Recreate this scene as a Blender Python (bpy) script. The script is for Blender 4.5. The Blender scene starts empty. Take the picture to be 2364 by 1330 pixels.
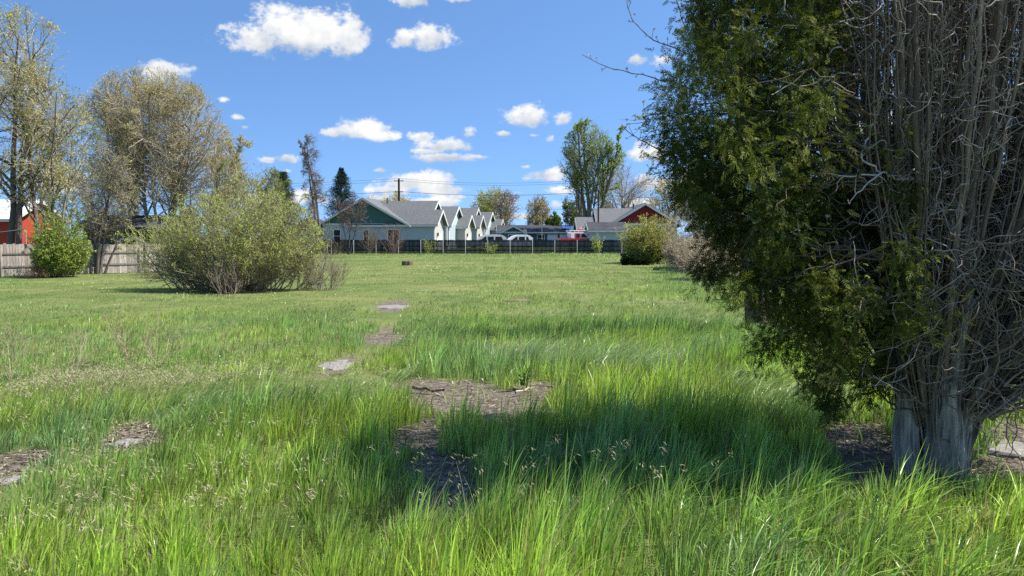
import bpy, math, random
import numpy as np
from mathutils import Vector, Matrix

# ------------------------------------------------------------------ camera
F = 1776.0            # focal length in photo pixels (2364 wide)
CH = 2.0              # eye height
PITCH = math.atan(114 / F)
scene = bpy.context.scene
cam_d = bpy.data.cameras.new("camera")
cam = bpy.data.objects.new("camera", cam_d)
scene.collection.objects.link(cam)
cam.location = (0, 0, CH)
cam.rotation_euler = (math.pi / 2 - PITCH, 0, 0)
cam_d.sensor_width = 36
cam_d.lens = F / 2364 * 36
cam_d.clip_end = 5000
scene.camera = cam
scene.render.resolution_x = 1024
scene.render.resolution_y = 576

# ------------------------------------------------------------------ light
SUN_EL, SUN_AZ = math.radians(53), math.radians(91)   # azimuth from +Y towards +X
SD = Vector((math.sin(SUN_AZ) * math.cos(SUN_EL), math.cos(SUN_AZ) * math.cos(SUN_EL), math.sin(SUN_EL)))
sun_d = bpy.data.lights.new("sun", 'SUN')
sun_d.energy = 5.0
sun_d.angle = math.radians(0.5)
sun_d.color = (1.0, 0.955, 0.88)
sun = bpy.data.objects.new("sun", sun_d)
sun.rotation_euler = SD.to_track_quat('Z', 'Y').to_euler()
scene.collection.objects.link(sun)
scene.view_settings.view_transform = 'Standard'
scene.view_settings.look = 'None'
scene.view_settings.exposure = 0.85
scene.view_settings.gamma = 1
scene.cycles.max_bounces = 6
scene.cycles.diffuse_bounces = 3
scene.cycles.glossy_bounces = 2
scene.cycles.transmission_bounces = 4
scene.cycles.sample_clamp_indirect = 6
scene.cycles.use_denoising = False

# ------------------------------------------------------------------ world: sky with cumulus
def azel(px, py):
    x = (px - 1182) / F; u = (665 - py) / F
    d = Vector((x, math.cos(PITCH) + u * math.sin(PITCH), -math.sin(PITCH) + u * math.cos(PITCH))).normalized()
    return math.atan2(d.x, d.y), math.asin(d.z)

W = bpy.data.worlds.new("World"); scene.world = W; W.use_nodes = True
nt = W.node_tree; nt.nodes.clear()
def N(t, **k):
    n = nt.nodes.new(t)
    for a, b in k.items(): setattr(n, a, b)
    return n
def M(op, a, b=None, c=None, clamp=False):
    n = N('ShaderNodeMath', operation=op); n.use_clamp = clamp
    for i, v in enumerate((a, b, c)):
        if v is None: continue
        if isinstance(v, (int, float)): n.inputs[i].default_value = v
        else: nt.links.new(v, n.inputs[i])
    return n.outputs[0]
def sstep(v, a, b, o0=0.0, o1=1.0):
    n = N('ShaderNodeMapRange', interpolation_type='SMOOTHSTEP')
    nt.links.new(v, n.inputs[0])
    for i, q in enumerate((a, b, o0, o1)): n.inputs[i + 1].default_value = q
    return n.outputs[0]
tc = N('ShaderNodeTexCoord')
sep = N('ShaderNodeSeparateXYZ'); nt.links.new(tc.outputs['Generated'], sep.inputs[0])
az = M('ARCTAN2', sep.outputs[0], sep.outputs[1]); el = M('ARCSINE', sep.outputs[2])
# the phone's blue: look the sky up a little higher than the ray points
zup = M('ADD', M('MULTIPLY', M('MAXIMUM', sep.outputs[2], 0.0), 1.55), 0.20)
cv = N('ShaderNodeCombineXYZ')
nt.links.new(sep.outputs[0], cv.inputs[0]); nt.links.new(sep.outputs[1], cv.inputs[1]); nt.links.new(zup, cv.inputs[2])
nrm = N('ShaderNodeVectorMath', operation='NORMALIZE'); nt.links.new(cv.outputs[0], nrm.inputs[0])
sky = N('ShaderNodeTexSky', sky_type='NISHITA')
sky.sun_disc = False; sky.sun_elevation = SUN_EL; sky.sun_rotation = SUN_AZ
sky.altitude = 800; sky.air_density = 1.0; sky.dust_density = 0.3; sky.ozone_density = 2.5
nt.links.new(nrm.outputs[0], sky.inputs[0])
hs = N('ShaderNodeHueSaturation'); hs.inputs['Saturation'].default_value = 1.12; hs.inputs['Value'].default_value = 1.4
nt.links.new(sky.outputs[0], hs.inputs['Color'])
# noises in direction space
def noise(scale, det, rough, off=(0, 0, 0), st=(1, 1, 1)):
    mp = N('ShaderNodeMapping'); mp.inputs['Scale'].default_value = st; mp.inputs['Location'].default_value = off
    nt.links.new(tc.outputs['Generated'], mp.inputs[0])
    n = N('ShaderNodeTexNoise'); n.inputs['Scale'].default_value = scale
    n.inputs['Detail'].default_value = det; n.inputs['Roughness'].default_value = rough
    nt.links.new(mp.outputs[0], n.inputs['Vector'])
    return n.outputs['Fac']
n1 = noise(16, 8, 0.62, st=(1, 1, 1.25))
n2 = noise(42, 7, 0.6, (3, 1, 2), (1, 1, 1.3))
n4 = noise(120, 6, 0.6, (5, 2, 1), (1, 1, 1.5))
n3 = noise(16, 8, 0.62, (-0.012, 0, -0.022), (1, 1, 1.25))     # n1 shifted: which side of a billow faces the sun
# px, base py, half width, height above base, depth below base, softness weight
CL = [(600, 100, 95, 42, 30, 1), (655, 75, 70, 62, 55, 1), (740, 75, 90, 58, 58, 1), (810, 95, 52, 70, 45, 1), (720, 100, 130, 45, 38, 1),
      (1000, 92, 58, 42, 30, .95), (925, 95, 42, 32, 22, .8), (960, 2, 62, 25, 18, .95), (1055, -2, 60, 20, 14, .85),
      (385, 165, 62, 32, 30, .95), (515, 232, 26, 14, 10, .62), (548, 272, 28, 13, 9, .8), (566, 294, 16, 8, 7, .85),
      (825, 308, 66, 34, 20, 1), (880, 316, 50, 16, 12, 1), (770, 308, 34, 16, 12, 1),
      (975, 318, 42, 18, 11, .85), (1085, 310, 30, 26, 20, .8), (1040, 338, 86, 24, 14, .98), (985, 350, 55, 10, 8, .85), (1030, 364, 92, 14, 12, 1), (1100, 362, 40, 9, 8, .8),
      (1200, 275, 74, 40, 26, .93), (1225, 262, 36, 36, 26, .9), (1300, 275, 34, 26, 20, .78), (1163, 309, 30, 11, 9, .9), (1235, 313, 34, 10, 7, .62), (1268, 323, 20, 14, 11, .82),
      (665, 367, 36, 16, 10, .93), (618, 370, 26, 11, 9, .9), (662, 395, 20, 7, 6, .6), (878, 393, 26, 9, 8, .8),
      (955, 425, 85, 30, 18, 1.08), (900, 440, 62, 15, 12, 1), (1000, 440, 75, 22, 16, 1), (1000, 466, 100, 16, 14, .96), (880, 458, 60, 16, 12, .85), (1060, 455, 40, 10, 9, .85),
      (1265, 405, 62, 26, 18, .97), (1225, 412, 30, 10, 9, .8), (1285, 440, 48, 16, 12, .92), (1290, 475, 40, 16, 14, .85), (1215, 386, 22, 9, 8, .75), (1188, 445, 30, 9, 8, .6),
      (1495, 360, 72, 34, 22, .97), (1470, 138, 34, 18, 18, .85), (1530, 140, 40, 24, 24, .8), (1510, 425, 60, 30, 20, .9), (1480, 470, 70, 18, 14, .85), (1600, 420, 90, 40, 26, .9),
      (640, 462, 200, 26, 18, .96), (1130, 470, 90, 18, 14, .9), (1200, 500, 200, 14, 12, .8), (120, 430, 150, 30, 20, .8), (1900, 300, 160, 60, 40, .9), (2150, 180, 140, 60, 40, .9), (-200, 200, 160, 50, 40, .9)]
mx = None; sh = None
for (px, py, hw, up, dn, wt) in CL:
    a, e = azel(px, py)
    rx = hw / F; 
    da = M('MULTIPLY', M('SUBTRACT', az, a), 1 / rx)
    de = M('SUBTRACT', el, e)
    dv = M('MAXIMUM', M('MULTIPLY', de, F / up), M('MULTIPLY', de, -F / dn))
    d = M('SQRT', M('ADD', M('MULTIPLY', da, da), M('MULTIPLY', dv, dv)))
    m = M('MULTIPLY_ADD', d, -0.62, 0.62 * (1.0 + (wt - 1.0)))
    lit = M('MULTIPLY_ADD', de, F / (up + dn), dn / (up + dn))     # 0 base .. 1 top
    wgt = M('MAXIMUM', M('ADD', m, 0.25), 0.0); wgt = M('POWER', wgt, 3.0)
    t = M('MULTIPLY', wgt, lit)
    if mx is None: mx, num, den = m, t, wgt
    else:
        mx = M('SMOOTH_MAX', mx, m, 0.12); num = M('ADD', num, t); den = M('ADD', den, wgt)
litf = M('DIVIDE', num, M('MAXIMUM', den, 1e-4))
fb = M('ADD', M('MULTIPLY', M('SUBTRACT', n1, 0.5), 1.35), M('ADD', M('MULTIPLY', M('SUBTRACT', n2, 0.5), 0.75), M('MULTIPLY', M('SUBTRACT', n4, 0.5), 0.45)))
dens = M('ADD', mx, fb)
alpha = sstep(dens, 0.03, 0.38)
relief = M('MULTIPLY', M('SUBTRACT', n1, n3), 2.6)
shade = M('ADD', M('MULTIPLY_ADD', litf, 1.0, 0.22), relief)
shade = M('ADD', shade, M('MULTIPLY', M('SUBTRACT', n2, 0.5), 0.2))
thick = sstep(dens, 0.1, 0.9, 0.12, 0.0)
shade = M('ADD', shade, thick)
shc = N('ShaderNodeMapRange'); nt.links.new(shade, shc.inputs[0])
shc.inputs[1].default_value = 0.32; shc.inputs[2].default_value = 1.15; shc.clamp = True
cr = N('ShaderNodeMix', data_type='RGBA')
nt.links.new(shc.outputs[0], cr.inputs['Factor'])
CLOUD_DARK, CLOUD_LIT = (3.0, 3.4, 4.0, 1), (5.6, 5.6, 5.55, 1)
cr.inputs['A'].default_value = CLOUD_DARK; cr.inputs['B'].default_value = CLOUD_LIT
mixc = N('ShaderNodeMix', data_type='RGBA')
nt.links.new(alpha, mixc.inputs['Factor']); nt.links.new(hs.outputs[0], mixc.inputs['A']); nt.links.new(cr.outputs['Result'], mixc.inputs['B'])
bg = N('ShaderNodeBackground'); bg.inputs['Strength'].default_value = 0.1
out = N('ShaderNodeOutputWorld')
nt.links.new(mixc.outputs['Result'], bg.inputs['Color']); nt.links.new(bg.outputs[0], out.inputs[0])

# ------------------------------------------------------------------ helpers
rng = np.random.default_rng(7)
COL = scene.collection
def ray(px, py):
    x = (px - 1182) / F; u = (665 - py) / F
    return np.array([x, math.cos(PITCH) + u * math.sin(PITCH), -math.sin(PITCH) + u * math.cos(PITCH)])
def at(px, py, Y):
    d = ray(px, py); return np.array([0, 0, CH]) + d * (Y / d[1])
def gp(px, py, z=0.0):
    d = ray(px, py); t = (CH - z) / -d[2]; return np.array([d[0] * t, d[1] * t])
def smooth(a, b, x):
    t = np.clip((x - a) / (b - a), 0, 1); return t * t * (3 - 2 * t)
def _hash(ix, iy, seed):
    h = (ix.astype(np.int64) * 374761393 + iy.astype(np.int64) * 668265263 + seed * 1442695041) & 0xffffffff
    h = ((h ^ (h >> 13)) * 1274126177) & 0xffffffff
    return ((h ^ (h >> 16)) & 0xffff) / 65535.0
def vnoise(x, y, s, seed=0, oct=3):
    r = 0; amp = 1; tot = 0; x = np.asarray(x, float) / s; y = np.asarray(y, float) / s
    for o in range(oct):
        ix = np.floor(x); iy = np.floor(y); fx = x - ix; fy = y - iy
        fx = fx * fx * (3 - 2 * fx); fy = fy * fy * (3 - 2 * fy)
        a = _hash(ix, iy, seed + o); b = _hash(ix + 1, iy, seed + o); c = _hash(ix, iy + 1, seed + o); d = _hash(ix + 1, iy + 1, seed + o)
        r = r + amp * (a + (b - a) * fx + (c - a) * fy + (a - b - c + d) * fx * fy); tot += amp
        amp *= 0.5; x = x * 2.03 + 17.3; y = y * 2.03 + 5.7
    return r / tot
def terrain(x, y):
    x = np.asarray(x, float); y = np.asarray(y, float)
    z = 0.25 * smooth(45, 85, y) + 0.4 * smooth(90, 103, y)
    z = z + 0.16 * (vnoise(x, y, 9, 3) - 0.5) * smooth(4, 12, y) * (1 - smooth(80, 95, y))
    return z

def obj_props(o, label=None, cat=None, group=None, kind=None):
    if label: o['label'] = label
    if cat: o['category'] = cat
    if group: o['group'] = group
    if kind: o['kind'] = kind
    return o
def thing(name, label, cat, loc=(0, 0, 0), rz=0.0, group=None):
    o = bpy.data.objects.new(name, None); COL.objects.link(o)
    o.location = [float(v) for v in loc]; o.rotation_euler = (0, 0, rz)
    o.empty_display_size = 0.3
    return obj_props(o, label, cat, group)

class MB:
    """collects vertices/faces (numpy) with an optional colour per vertex"""
    def __init__(s): s.v = []; s.f4 = []; s.f3 = []; s.c = []; s.n = 0; s.sm = []
    def add(s, v, f4=None, f3=None, c=None, sm=False):
        v = np.asarray(v, float).reshape(-1, 3); 
        if f4 is not None and len(f4): s.f4.append(np.asarray(f4, np.int64).reshape(-1, 4) + s.n); s.sm.append(np.full(len(s.f4[-1]), sm))
        if f3 is not None and len(f3): s.f3.append(np.asarray(f3, np.int64).reshape(-1, 3) + s.n)
        s.v.append(v); s.n += len(v)
        if c is None: c = np.ones((len(v), 3)) * 0.5
        c = np.asarray(c, float)
        if c.ndim == 1: c = np.tile(c, (len(v), 1))
        s.c.append(c)
    def box(s, x0, x1, y0, y1, z0, z1, c=None):
        v = [(x, y, z) for z in (z0, z1) for y in (y0, y1) for x in (x0, x1)]
        s.add(v, [(0, 2, 3, 1), (4, 5, 7, 6), (0, 1, 5, 4), (2, 6, 7, 3), (0, 4, 6, 2), (1, 3, 7, 5)], c=c)
    def prism(s, poly, axis, a, b, c=None):
        """poly: list of 2D points extruded along axis ('x': points are (y,z); 'y': (x,z); 'z': (x,y))"""
        n = len(poly); v = []
        for t in (a, b):
            for p in poly:
                v.append({'x': (t, p[0], p[1]), 'y': (p[0], t, p[1]), 'z': (p[0], p[1], t)}[axis])
        f4 = [(i, (i + 1) % n, n + (i + 1) % n, n + i) for i in range(n)]
        f3 = []; 
        for i in range(1, n - 1):
            f3.append((0, i + 1, i)); f3.append((n, n + i, n + i + 1))
        s.add(v, f4, f3, c)
    def tubes(s, P, R, sides, col=None, rnd=None):
        P = np.asarray(P, float); R = np.asarray(R, float); n, K, _ = P.shape
        T = np.gradient(P, axis=1); T /= np.linalg.norm(T, axis=2, keepdims=True) + 1e-9
        ref = np.zeros((n, 1, 3)); m = np.abs(T[:, :, 2]).mean(1) > 0.75
        ref[m, 0, 0] = 1; ref[~m, 0, 2] = 1
        a1 = np.cross(T, ref); a1 /= np.linalg.norm(a1, axis=2, keepdims=True) + 1e-9
        a2 = np.cross(T, a1)
        an = np.arange(sides) * 2 * math.pi / sides
        V = P[:, :, None, :] + R[:, :, None, None] * (np.cos(an)[None, None, :, None] * a1[:, :, None, :] + np.sin(an)[None, None, :, None] * a2[:, :, None, :])
        if rnd is not None: V = P[:, :, None, :] + (V - P[:, :, None, :]) * rnd
        idx = np.arange(n * K * sides).reshape(n, K, sides)
        i0 = idx[:, :-1, :]; i1 = idx[:, 1:, :]
        f = np.stack([i0, np.roll(i0, -1, 2), np.roll(i1, -1, 2), i1], -1).reshape(-1, 4)
        c = None
        if col is not None:
            col = np.asarray(col, float)
            if col.ndim == 1: c = np.tile(col, (n * K * sides, 1))
            else: c = np.repeat(col, K * sides, axis=0)
        s.add(V.reshape(-1, 3), f, c=c, sm=True)
    def leaves(s, C, D, Nn, L, Wd, col):
        """rhombic leaves: base C, direction D, normal Nn, length L, width Wd"""
        n = len(C); L = np.broadcast_to(L, (n,))[:, None]; Wd = np.broadcast_to(Wd, (n,))[:, None]
        S = np.cross(D, Nn); S /= np.linalg.norm(S, axis=1, keepdims=True) + 1e-9
        V = np.stack([C, C + D * L * .45 + S * Wd * .5, C + D * L, C + D * L * .45 - S * Wd * .5], 1)
        s.add(V.reshape(-1, 3), np.arange(n * 4).reshape(n, 4), c=np.repeat(col, 4, axis=0))
    def build(s, name, mat, parent=None, smooth_=False, loc=None):
        me = bpy.data.meshes.new(name)
        v = np.concatenate(s.v).astype(np.float32)
        f4 = np.concatenate(s.f4) if s.f4 else np.zeros((0, 4), np.int64)
        f3 = np.concatenate(s.f3) if s.f3 else np.zeros((0, 3), np.int64)
        me.vertices.add(len(v)); me.vertices.foreach_set('co', v.ravel())
        li = np.concatenate([f4.ravel(), f3.ravel()]).astype(np.int32)
        tot = np.concatenate([np.full(len(f4), 4), np.full(len(f3), 3)]).astype(np.int32)
        st = np.concatenate([[0], np.cumsum(tot)[:-1]]).astype(np.int32)
        me.loops.add(len(li)); me.loops.foreach_set('vertex_index', li)
        me.polygons.add(len(tot)); me.polygons.foreach_set('loop_start', st); me.polygons.foreach_set('loop_total', tot)
        sm = np.concatenate(s.sm + [np.zeros(len(f3), bool)]) | smooth_
        me.polygons.foreach_set('use_smooth', sm)
        me.update(calc_edges=True)
        ca = me.color_attributes.new('tint', 'FLOAT_COLOR', 'POINT')
        c = np.concatenate(s.c); c4 = np.ones((len(c), 4), np.float32); c4[:, :3] = c
        ca.data.foreach_set('color', c4.ravel())
        me.materials.append(mat)
        o = bpy.data.objects.new(name, me); COL.objects.link(o)
        if parent is not None: o.parent = parent
        if loc is not None: o.location = [float(q) for q in loc]
        return o

def unit(v): return v / (np.linalg.norm(v, axis=-1, keepdims=True) + 1e-9)
def rdir(n): return unit(rng.normal(size=(n, 3)))

# ------------------------------------------------------------------ materials
def mat_new(name):
    m = bpy.data.materials.new(name); m.use_nodes = True
    t = m.node_tree; t.nodes.clear()
    return m, t
def plain(name, col, rough=0.7, var=0.18, scale=3.0, spec=0.3, metal=0.0, bump=0.0, stretch=(1, 1, 1), col2=None, det=6, vscale=None):
    m, t = mat_new(name); L = t.links
    o = t.nodes.new('ShaderNodeOutputMaterial'); b = t.nodes.new('ShaderNodeBsdfPrincipled')
    tc = t.nodes.new('ShaderNodeTexCoord'); mp = t.nodes.new('ShaderNodeMapping'); mp.inputs['Scale'].default_value = stretch
    L.new(tc.outputs['Object'], mp.inputs[0])
    n = t.nodes.new('ShaderNodeTexNoise'); n.inputs['Scale'].default_value = scale; n.inputs['Detail'].default_value = det; n.inputs['Roughness'].default_value = .65
    L.new(mp.outputs[0], n.inputs['Vector'])
    r = t.nodes.new('ShaderNodeValToRGB'); L.new(n.outputs['Fac'], r.inputs[0])
    c2 = col2 or tuple(min(1, c * (1 + var)) for c in col)
    c1 = col if col2 else tuple(c * (1 - var) for c in col)
    r.color_ramp.elements[0].position = .32; r.color_ramp.elements[1].position = .68
    r.color_ramp.elements[0].color = (*c1, 1); r.color_ramp.elements[1].color = (*c2, 1)
    L.new(r.outputs[0], b.inputs['Base Color'])
    b.inputs['Roughness'].default_value = rough; b.inputs['Specular IOR Level'].default_value = spec; b.inputs['Metallic'].default_value = metal
    if bump:
        bp = t.nodes.new('ShaderNodeBump'); bp.inputs['Strength'].default_value = bump; bp.inputs['Distance'].default_value = .02
        L.new(n.outputs['Fac'], bp.inputs['Height']); L.new(bp.outputs[0], b.inputs['Normal'])
    L.new(b.outputs[0], o.inputs[0]); return m
def tinted(name, rough=0.55, trans=0.4, spec=0.3, noise=0.0, nscale=8, bump=0.0, stretch=(1, 1, 1), tcol=(1.15, 1.2, .6)):
    """colour from the mesh's own tint, light passing through thin leaves"""
    m, t = mat_new(name); L = t.links
    o = t.nodes.new('ShaderNodeOutputMaterial'); b = t.nodes.new('ShaderNodeBsdfPrincipled')
    a = t.nodes.new('ShaderNodeAttribute'); a.attribute_name = 'tint'
    c = a.outputs['Color']
    if noise:
        tc = t.nodes.new('ShaderNodeTexCoord'); mp = t.nodes.new('ShaderNodeMapping'); mp.inputs['Scale'].default_value = stretch
        L.new(tc.outputs['Object'], mp.inputs[0])
        n = t.nodes.new('ShaderNodeTexNoise'); n.inputs['Scale'].default_value = nscale; n.inputs['Detail'].default_value = 6; L.new(mp.outputs[0], n.inputs['Vector'])
        mr = t.nodes.new('ShaderNodeMapRange'); mr.inputs[1].default_value = .3; mr.inputs[2].default_value = .7; mr.inputs[3].default_value = 1 - noise; mr.inputs[4].default_value = 1 + noise
        L.new(n.outputs['Fac'], mr.inputs[0])
        vm = t.nodes.new('ShaderNodeVectorMath'); vm.operation = 'SCALE'; L.new(c, vm.inputs[0]); L.new(mr.outputs[0], vm.inputs['Scale']); c = vm.outputs[0]
        if bump:
            bp = t.nodes.new('ShaderNodeBump'); bp.inputs['Strength'].default_value = bump; bp.inputs['Distance'].default_value = .02
            L.new(n.outputs['Fac'], bp.inputs['Height']); L.new(bp.outputs[0], b.inputs['Normal'])
    L.new(c, b.inputs['Base Color']); b.inputs['Roughness'].default_value = rough; b.inputs['Specular IOR Level'].default_value = spec
    if trans > 0:
        tr = t.nodes.new('ShaderNodeBsdfTranslucent'); mx = t.nodes.new('ShaderNodeMixShader'); mx.inputs[0].default_value = trans
        vm = t.nodes.new('ShaderNodeVectorMath'); vm.operation = 'MULTIPLY'; vm.inputs[1].default_value = tcol
        L.new(c, vm.inputs[0]); L.new(vm.outputs[0], tr.inputs[0])
        L.new(b.outputs[0], mx.inputs[1]); L.new(tr.outputs[0], mx.inputs[2]); L.new(mx.outputs[0], o.inputs[0])
    else: L.new(b.outputs[0], o.inputs[0])
    return m
M_GRASS = tinted('grass_blade', .34, .42, .6, tcol=(1.25, 1.3, .8))
M_LEAF = tinted('leaf', .5, .5, .3)
M_SCALE = tinted('scale_leaf', .7, .25, .12)
M_TRUNK = tinted('trunk_bark', .9, 0, .1, .6, 34, .8, (1, 1, .1))
M_BARK = tinted('bark', .85, 0, .15, .35, 14, .4, (1, 1, .25))
M_TWIG = tinted('twig', .7, 0, .25)
M_LITTER = tinted('litter', .8, .15, .2)
M_ROOF = plain('asphalt_shingle', (.085, .087, .09), .9, scale=5, col2=(.17, .172, .175), bump=.3, stretch=(1, 1, 2))
M_ROOF_DK = plain('dark_shingle', (.025, .025, .03), .9, scale=1.2, col2=(.07, .07, .08), stretch=(.6, 1, 2.5))
M_ROOF_MET = plain('white_metal_roof', (.75, .75, .74), .5, .05)
M_SIDING = plain('grey_siding', (.36, .41, .45), .8, .04, 2, stretch=(1, 1, 14))
M_SIDING_W = plain('white_siding', (.43, .41, .37), .8, .05, 2, stretch=(1, 1, 14))
M_TEAL = plain('teal_siding', (.055, .135, .12), .8, .12, 3, stretch=(14, 14, 1))
M_MINT = plain('mint_siding', (.36, .52, .45), .8, .08, 3)
M_TRIM = plain('white_trim', (.60, .60, .585), .6, .05)
M_GLASS = plain('window_glass', (.02, .025, .03), .3, .3, 1.2, spec=.15)
M_REDWALL = plain('red_board', (.17, .018, .022), .8, .15, 4, stretch=(10, 10, 1))
M_BARNRED = plain('barn_red', (.36, .05, .028), .8, .2, 4, stretch=(10, 10, 1))
M_BLUESID = plain('blue_siding', (.05, .115, .15), .8, .1, 3)
M_DOORWH = plain('garage_door_white', (.68, .72, .80), .6, .05, 3)
M_DARKWALL = plain('dark_wall', (.06, .06, .06), .85, .3, 2)
M_TARP = plain('blue_tarp', (.04, .08, .25), .5, .3, 3)
M_GREENHOUSE = plain('sage_siding', (.14, .20, .17), .8, .06, 3, stretch=(1, 1, 14))
M_STEEL = plain('galvanised_steel', (.32, .33, .34), .45, .1, 8, spec=.5)
M_POLE = plain('dark_pole_wood', (.045, .035, .03), .9, .3, 6)
M_POLE_TAN = plain('tan_pole_wood', (.30, .25, .19), .9, .2, 6)
M_WIRE = plain('wire', (.05, .05, .055), .6, .1)
M_WHITEPAINT = plain('white_paint', (.78, .78, .78), .35, .03, spec=.5)
M_SILVER = plain('silver_paint', (.52, .53, .56), .3, .05, spec=.6)
M_REDPAINT = plain('red_paint', (.55, .03, .045), .35, .08, spec=.5)
M_TYRE = plain('tyre_rubber', (.02, .02, .02), .9, .1)
M_LAMP = plain('lamp_lens', (.6, .15, .1), .2, .1, spec=.6)
M_CONC = plain('concrete', (.17, .155, .14), .9, scale=18, col2=(.29, .27, .24), bump=.3)
M_PVC = plain('white_pvc', (.75, .75, .76), .5, .05)
M_BLKPIPE = plain('black_pipe', (.03, .03, .035), .6, .2)

# ------------------------------------------------------------------ ground
# bare places: (pixel polygon on the ground, soft edge in metres)
def inpoly(x, y, poly):
    x = np.asarray(x); y = np.asarray(y); r = np.zeros(x.shape, bool); n = len(poly)
    for i in range(n):
        x1, y1 = poly[i]; x2, y2 = poly[(i + 1) % n]
        c = ((y1 > y) != (y2 > y)) & (x < (x2 - x1) * (y - y1) / (y2 - y1 + 1e-12) + x1); r ^= c
    return r
BARE_PX = [
    [(915, 882), (1000, 878), (1150, 890), (1330, 884), (1290, 925), (1225, 985), (1130, 990), (1000, 985), (945, 950), (930, 915)],
    [(905, 985), (1010, 975), (1050, 1040), (1075, 1130), (1075, 1190), (940, 1190), (930, 1090), (895, 1040)],
    [(735, 850), (770, 822), (815, 815), (830, 832), (800, 862), (750, 868)],
    [(850, 790), (862, 752), (918, 748), (930, 775), (900, 796)],
    [(855, 716), (880, 694), (935, 690), (940, 704), (905, 720)],
    [(1880, 1010), (1960, 985), (2090, 985), (2110, 1110), (1990, 1120), (1900, 1075)],
    [(2240, 985), (2364, 975), (2480, 985), (2480, 1085), (2260, 1100)],
    [(-60, 1050), (60, 1045), (85, 1080), (40, 1130), (-60, 1160)],
    [(235, 1030), (265, 985), (320, 980), (345, 1010), (310, 1045)],
]
BARE = [[tuple(gp(*p)) for p in q] for q in BARE_PX]
def bare(x, y):
    x = np.asarray(x, float); y = np.asarray(y, float)
    wx = x + .75 * (vnoise(x, y, .5, 31) - .5); wy = y + 1.2 * (vnoise(x, y, .5, 57) - .5)
    r = np.zeros(x.shape, bool)
    for p in BARE: r |= inpoly(wx, wy, p)
    return r
def axis(lo, hi, fine0, fine1, step, grow=1.12):
    a = list(np.arange(fine0, fine1, step)); s = step
    while a[-1] < hi: s *= grow; a.append(a[-1] + s)
    s = step
    while a[0] > lo: s *= grow; a.insert(0, a[0] - s)
    return np.array(a)
gx = axis(-1500, 1500, -7, 8, .13); gy = axis(-200, 2500, 3, 20, .13)
GX, GY = np.meshgrid(gx, gy); GZ = terrain(GX, GY)
bm_ = bare(GX, GY).astype(float) + .0
for _ in range(1): bm_ = (bm_ + np.roll(bm_, 1, 0) + np.roll(bm_, -1, 0) + np.roll(bm_, 1, 1) + np.roll(bm_, -1, 1)) / 5
g = MB(); nx, ny = len(gx), len(gy)
idx = np.arange(nx * ny).reshape(ny, nx)
f = np.stack([idx[:-1, :-1], idx[:-1, 1:], idx[1:, 1:], idx[1:, :-1]], -1).reshape(-1, 4)
GZ = GZ - bm_ * .02
g.add(np.stack([GX, GY, GZ], -1).reshape(-1, 3), f, c=np.stack([bm_, bm_, bm_], -1).reshape(-1, 3))
m, t = mat_new('soil_and_thatch'); L = t.links
o_ = t.nodes.new('ShaderNodeOutputMaterial'); b_ = t.nodes.new('ShaderNodeBsdfPrincipled'); b_.inputs['Roughness'].default_value = .95; b_.inputs['Specular IOR Level'].default_value = .1
a_ = t.nodes.new('ShaderNodeAttribute'); a_.attribute_name = 'tint'
tcg = t.nodes.new('ShaderNodeTexCoord')
def gnoise(s, d=8):
    n = t.nodes.new('ShaderNodeTexNoise'); n.inputs['Scale'].default_value = s; n.inputs['Detail'].default_value = d; n.inputs['Roughness'].default_value = .7
    L.new(tcg.outputs['Object'], n.inputs['Vector']); return n.outputs['Fac']
def gramp(fac, c0, c1, p0=.35, p1=.65):
    r = t.nodes.new('ShaderNodeValToRGB'); L.new(fac, r.inputs[0]); r.color_ramp.elements[0].position = p0; r.color_ramp.elements[1].position = p1
    r.color_ramp.elements[0].color = (*c0, 1); r.color_ramp.elements[1].color = (*c1, 1); return r.outputs[0]
soil = gramp(gnoise(14), (.06, .048, .038), (.25, .205, .165))
that = gramp(gnoise(.22), (.085, .13, .032), (.20, .205, .075))
mx_ = t.nodes.new('ShaderNodeMix'); mx_.data_type = 'RGBA'
L.new(a_.outputs['Fac'], mx_.inputs['Factor']); L.new(that, mx_.inputs['A']); L.new(soil, mx_.inputs['B'])
L.new(mx_.outputs['Result'], b_.inputs['Base Color'])
bp_ = t.nodes.new('ShaderNodeBump'); bp_.inputs['Distance'].default_value = .03; bp_.inputs['Strength'].default_value = .8
L.new(gnoise(30), bp_.inputs['Height']); L.new(bp_.outputs[0], b_.inputs['Normal']); L.new(b_.outputs[0], o_.inputs[0])
obj_props(g.build('ground', m, smooth_=True), kind='structure')
#@@GRASS
# ------------------------------------------------------------------ grass
# mounds and tufts: pixel of base, radius m, added height, (r,g,b) lean bias
def bump(x, y, px, py, rx, ry):
    c = gp(px, py); return np.exp(-(((x - c[0]) / rx) ** 2 + ((y - c[1]) / ry) ** 2))
EA, EB = gp(1850, 770), gp(1540, 606)
def edge_strip(x, y):
    """the tall pale grass along the right side of the lot"""
    v = EB - EA; t = np.clip(((x - EA[0]) * v[0] + (y - EA[1]) * v[1]) / (v @ v), 0, 1)
    dd = np.hypot(x - EA[0] - t * v[0], y - EA[1] - t * v[1])
    return np.exp(-(dd / (1.1 + 1.2 * t)) ** 2)
WORN = [[tuple(gp(*p)) for p in q] for q in [[(845, 842), (905, 790), (870, 775), (800, 830)], [(880, 765), (925, 745), (925, 712), (885, 712), (862, 740)], [(1000, 905), (930, 885), (820, 850), (790, 862), (900, 915)]]]
def worn(x, y):
    wx = x + .5 * (vnoise(x, y, .4, 41) - .5); wy = y + .9 * (vnoise(x, y, .4, 47) - .5); r = np.zeros(x.shape, bool)
    for p in WORN: r |= inpoly(wx, wy, p)
    return r
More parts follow.
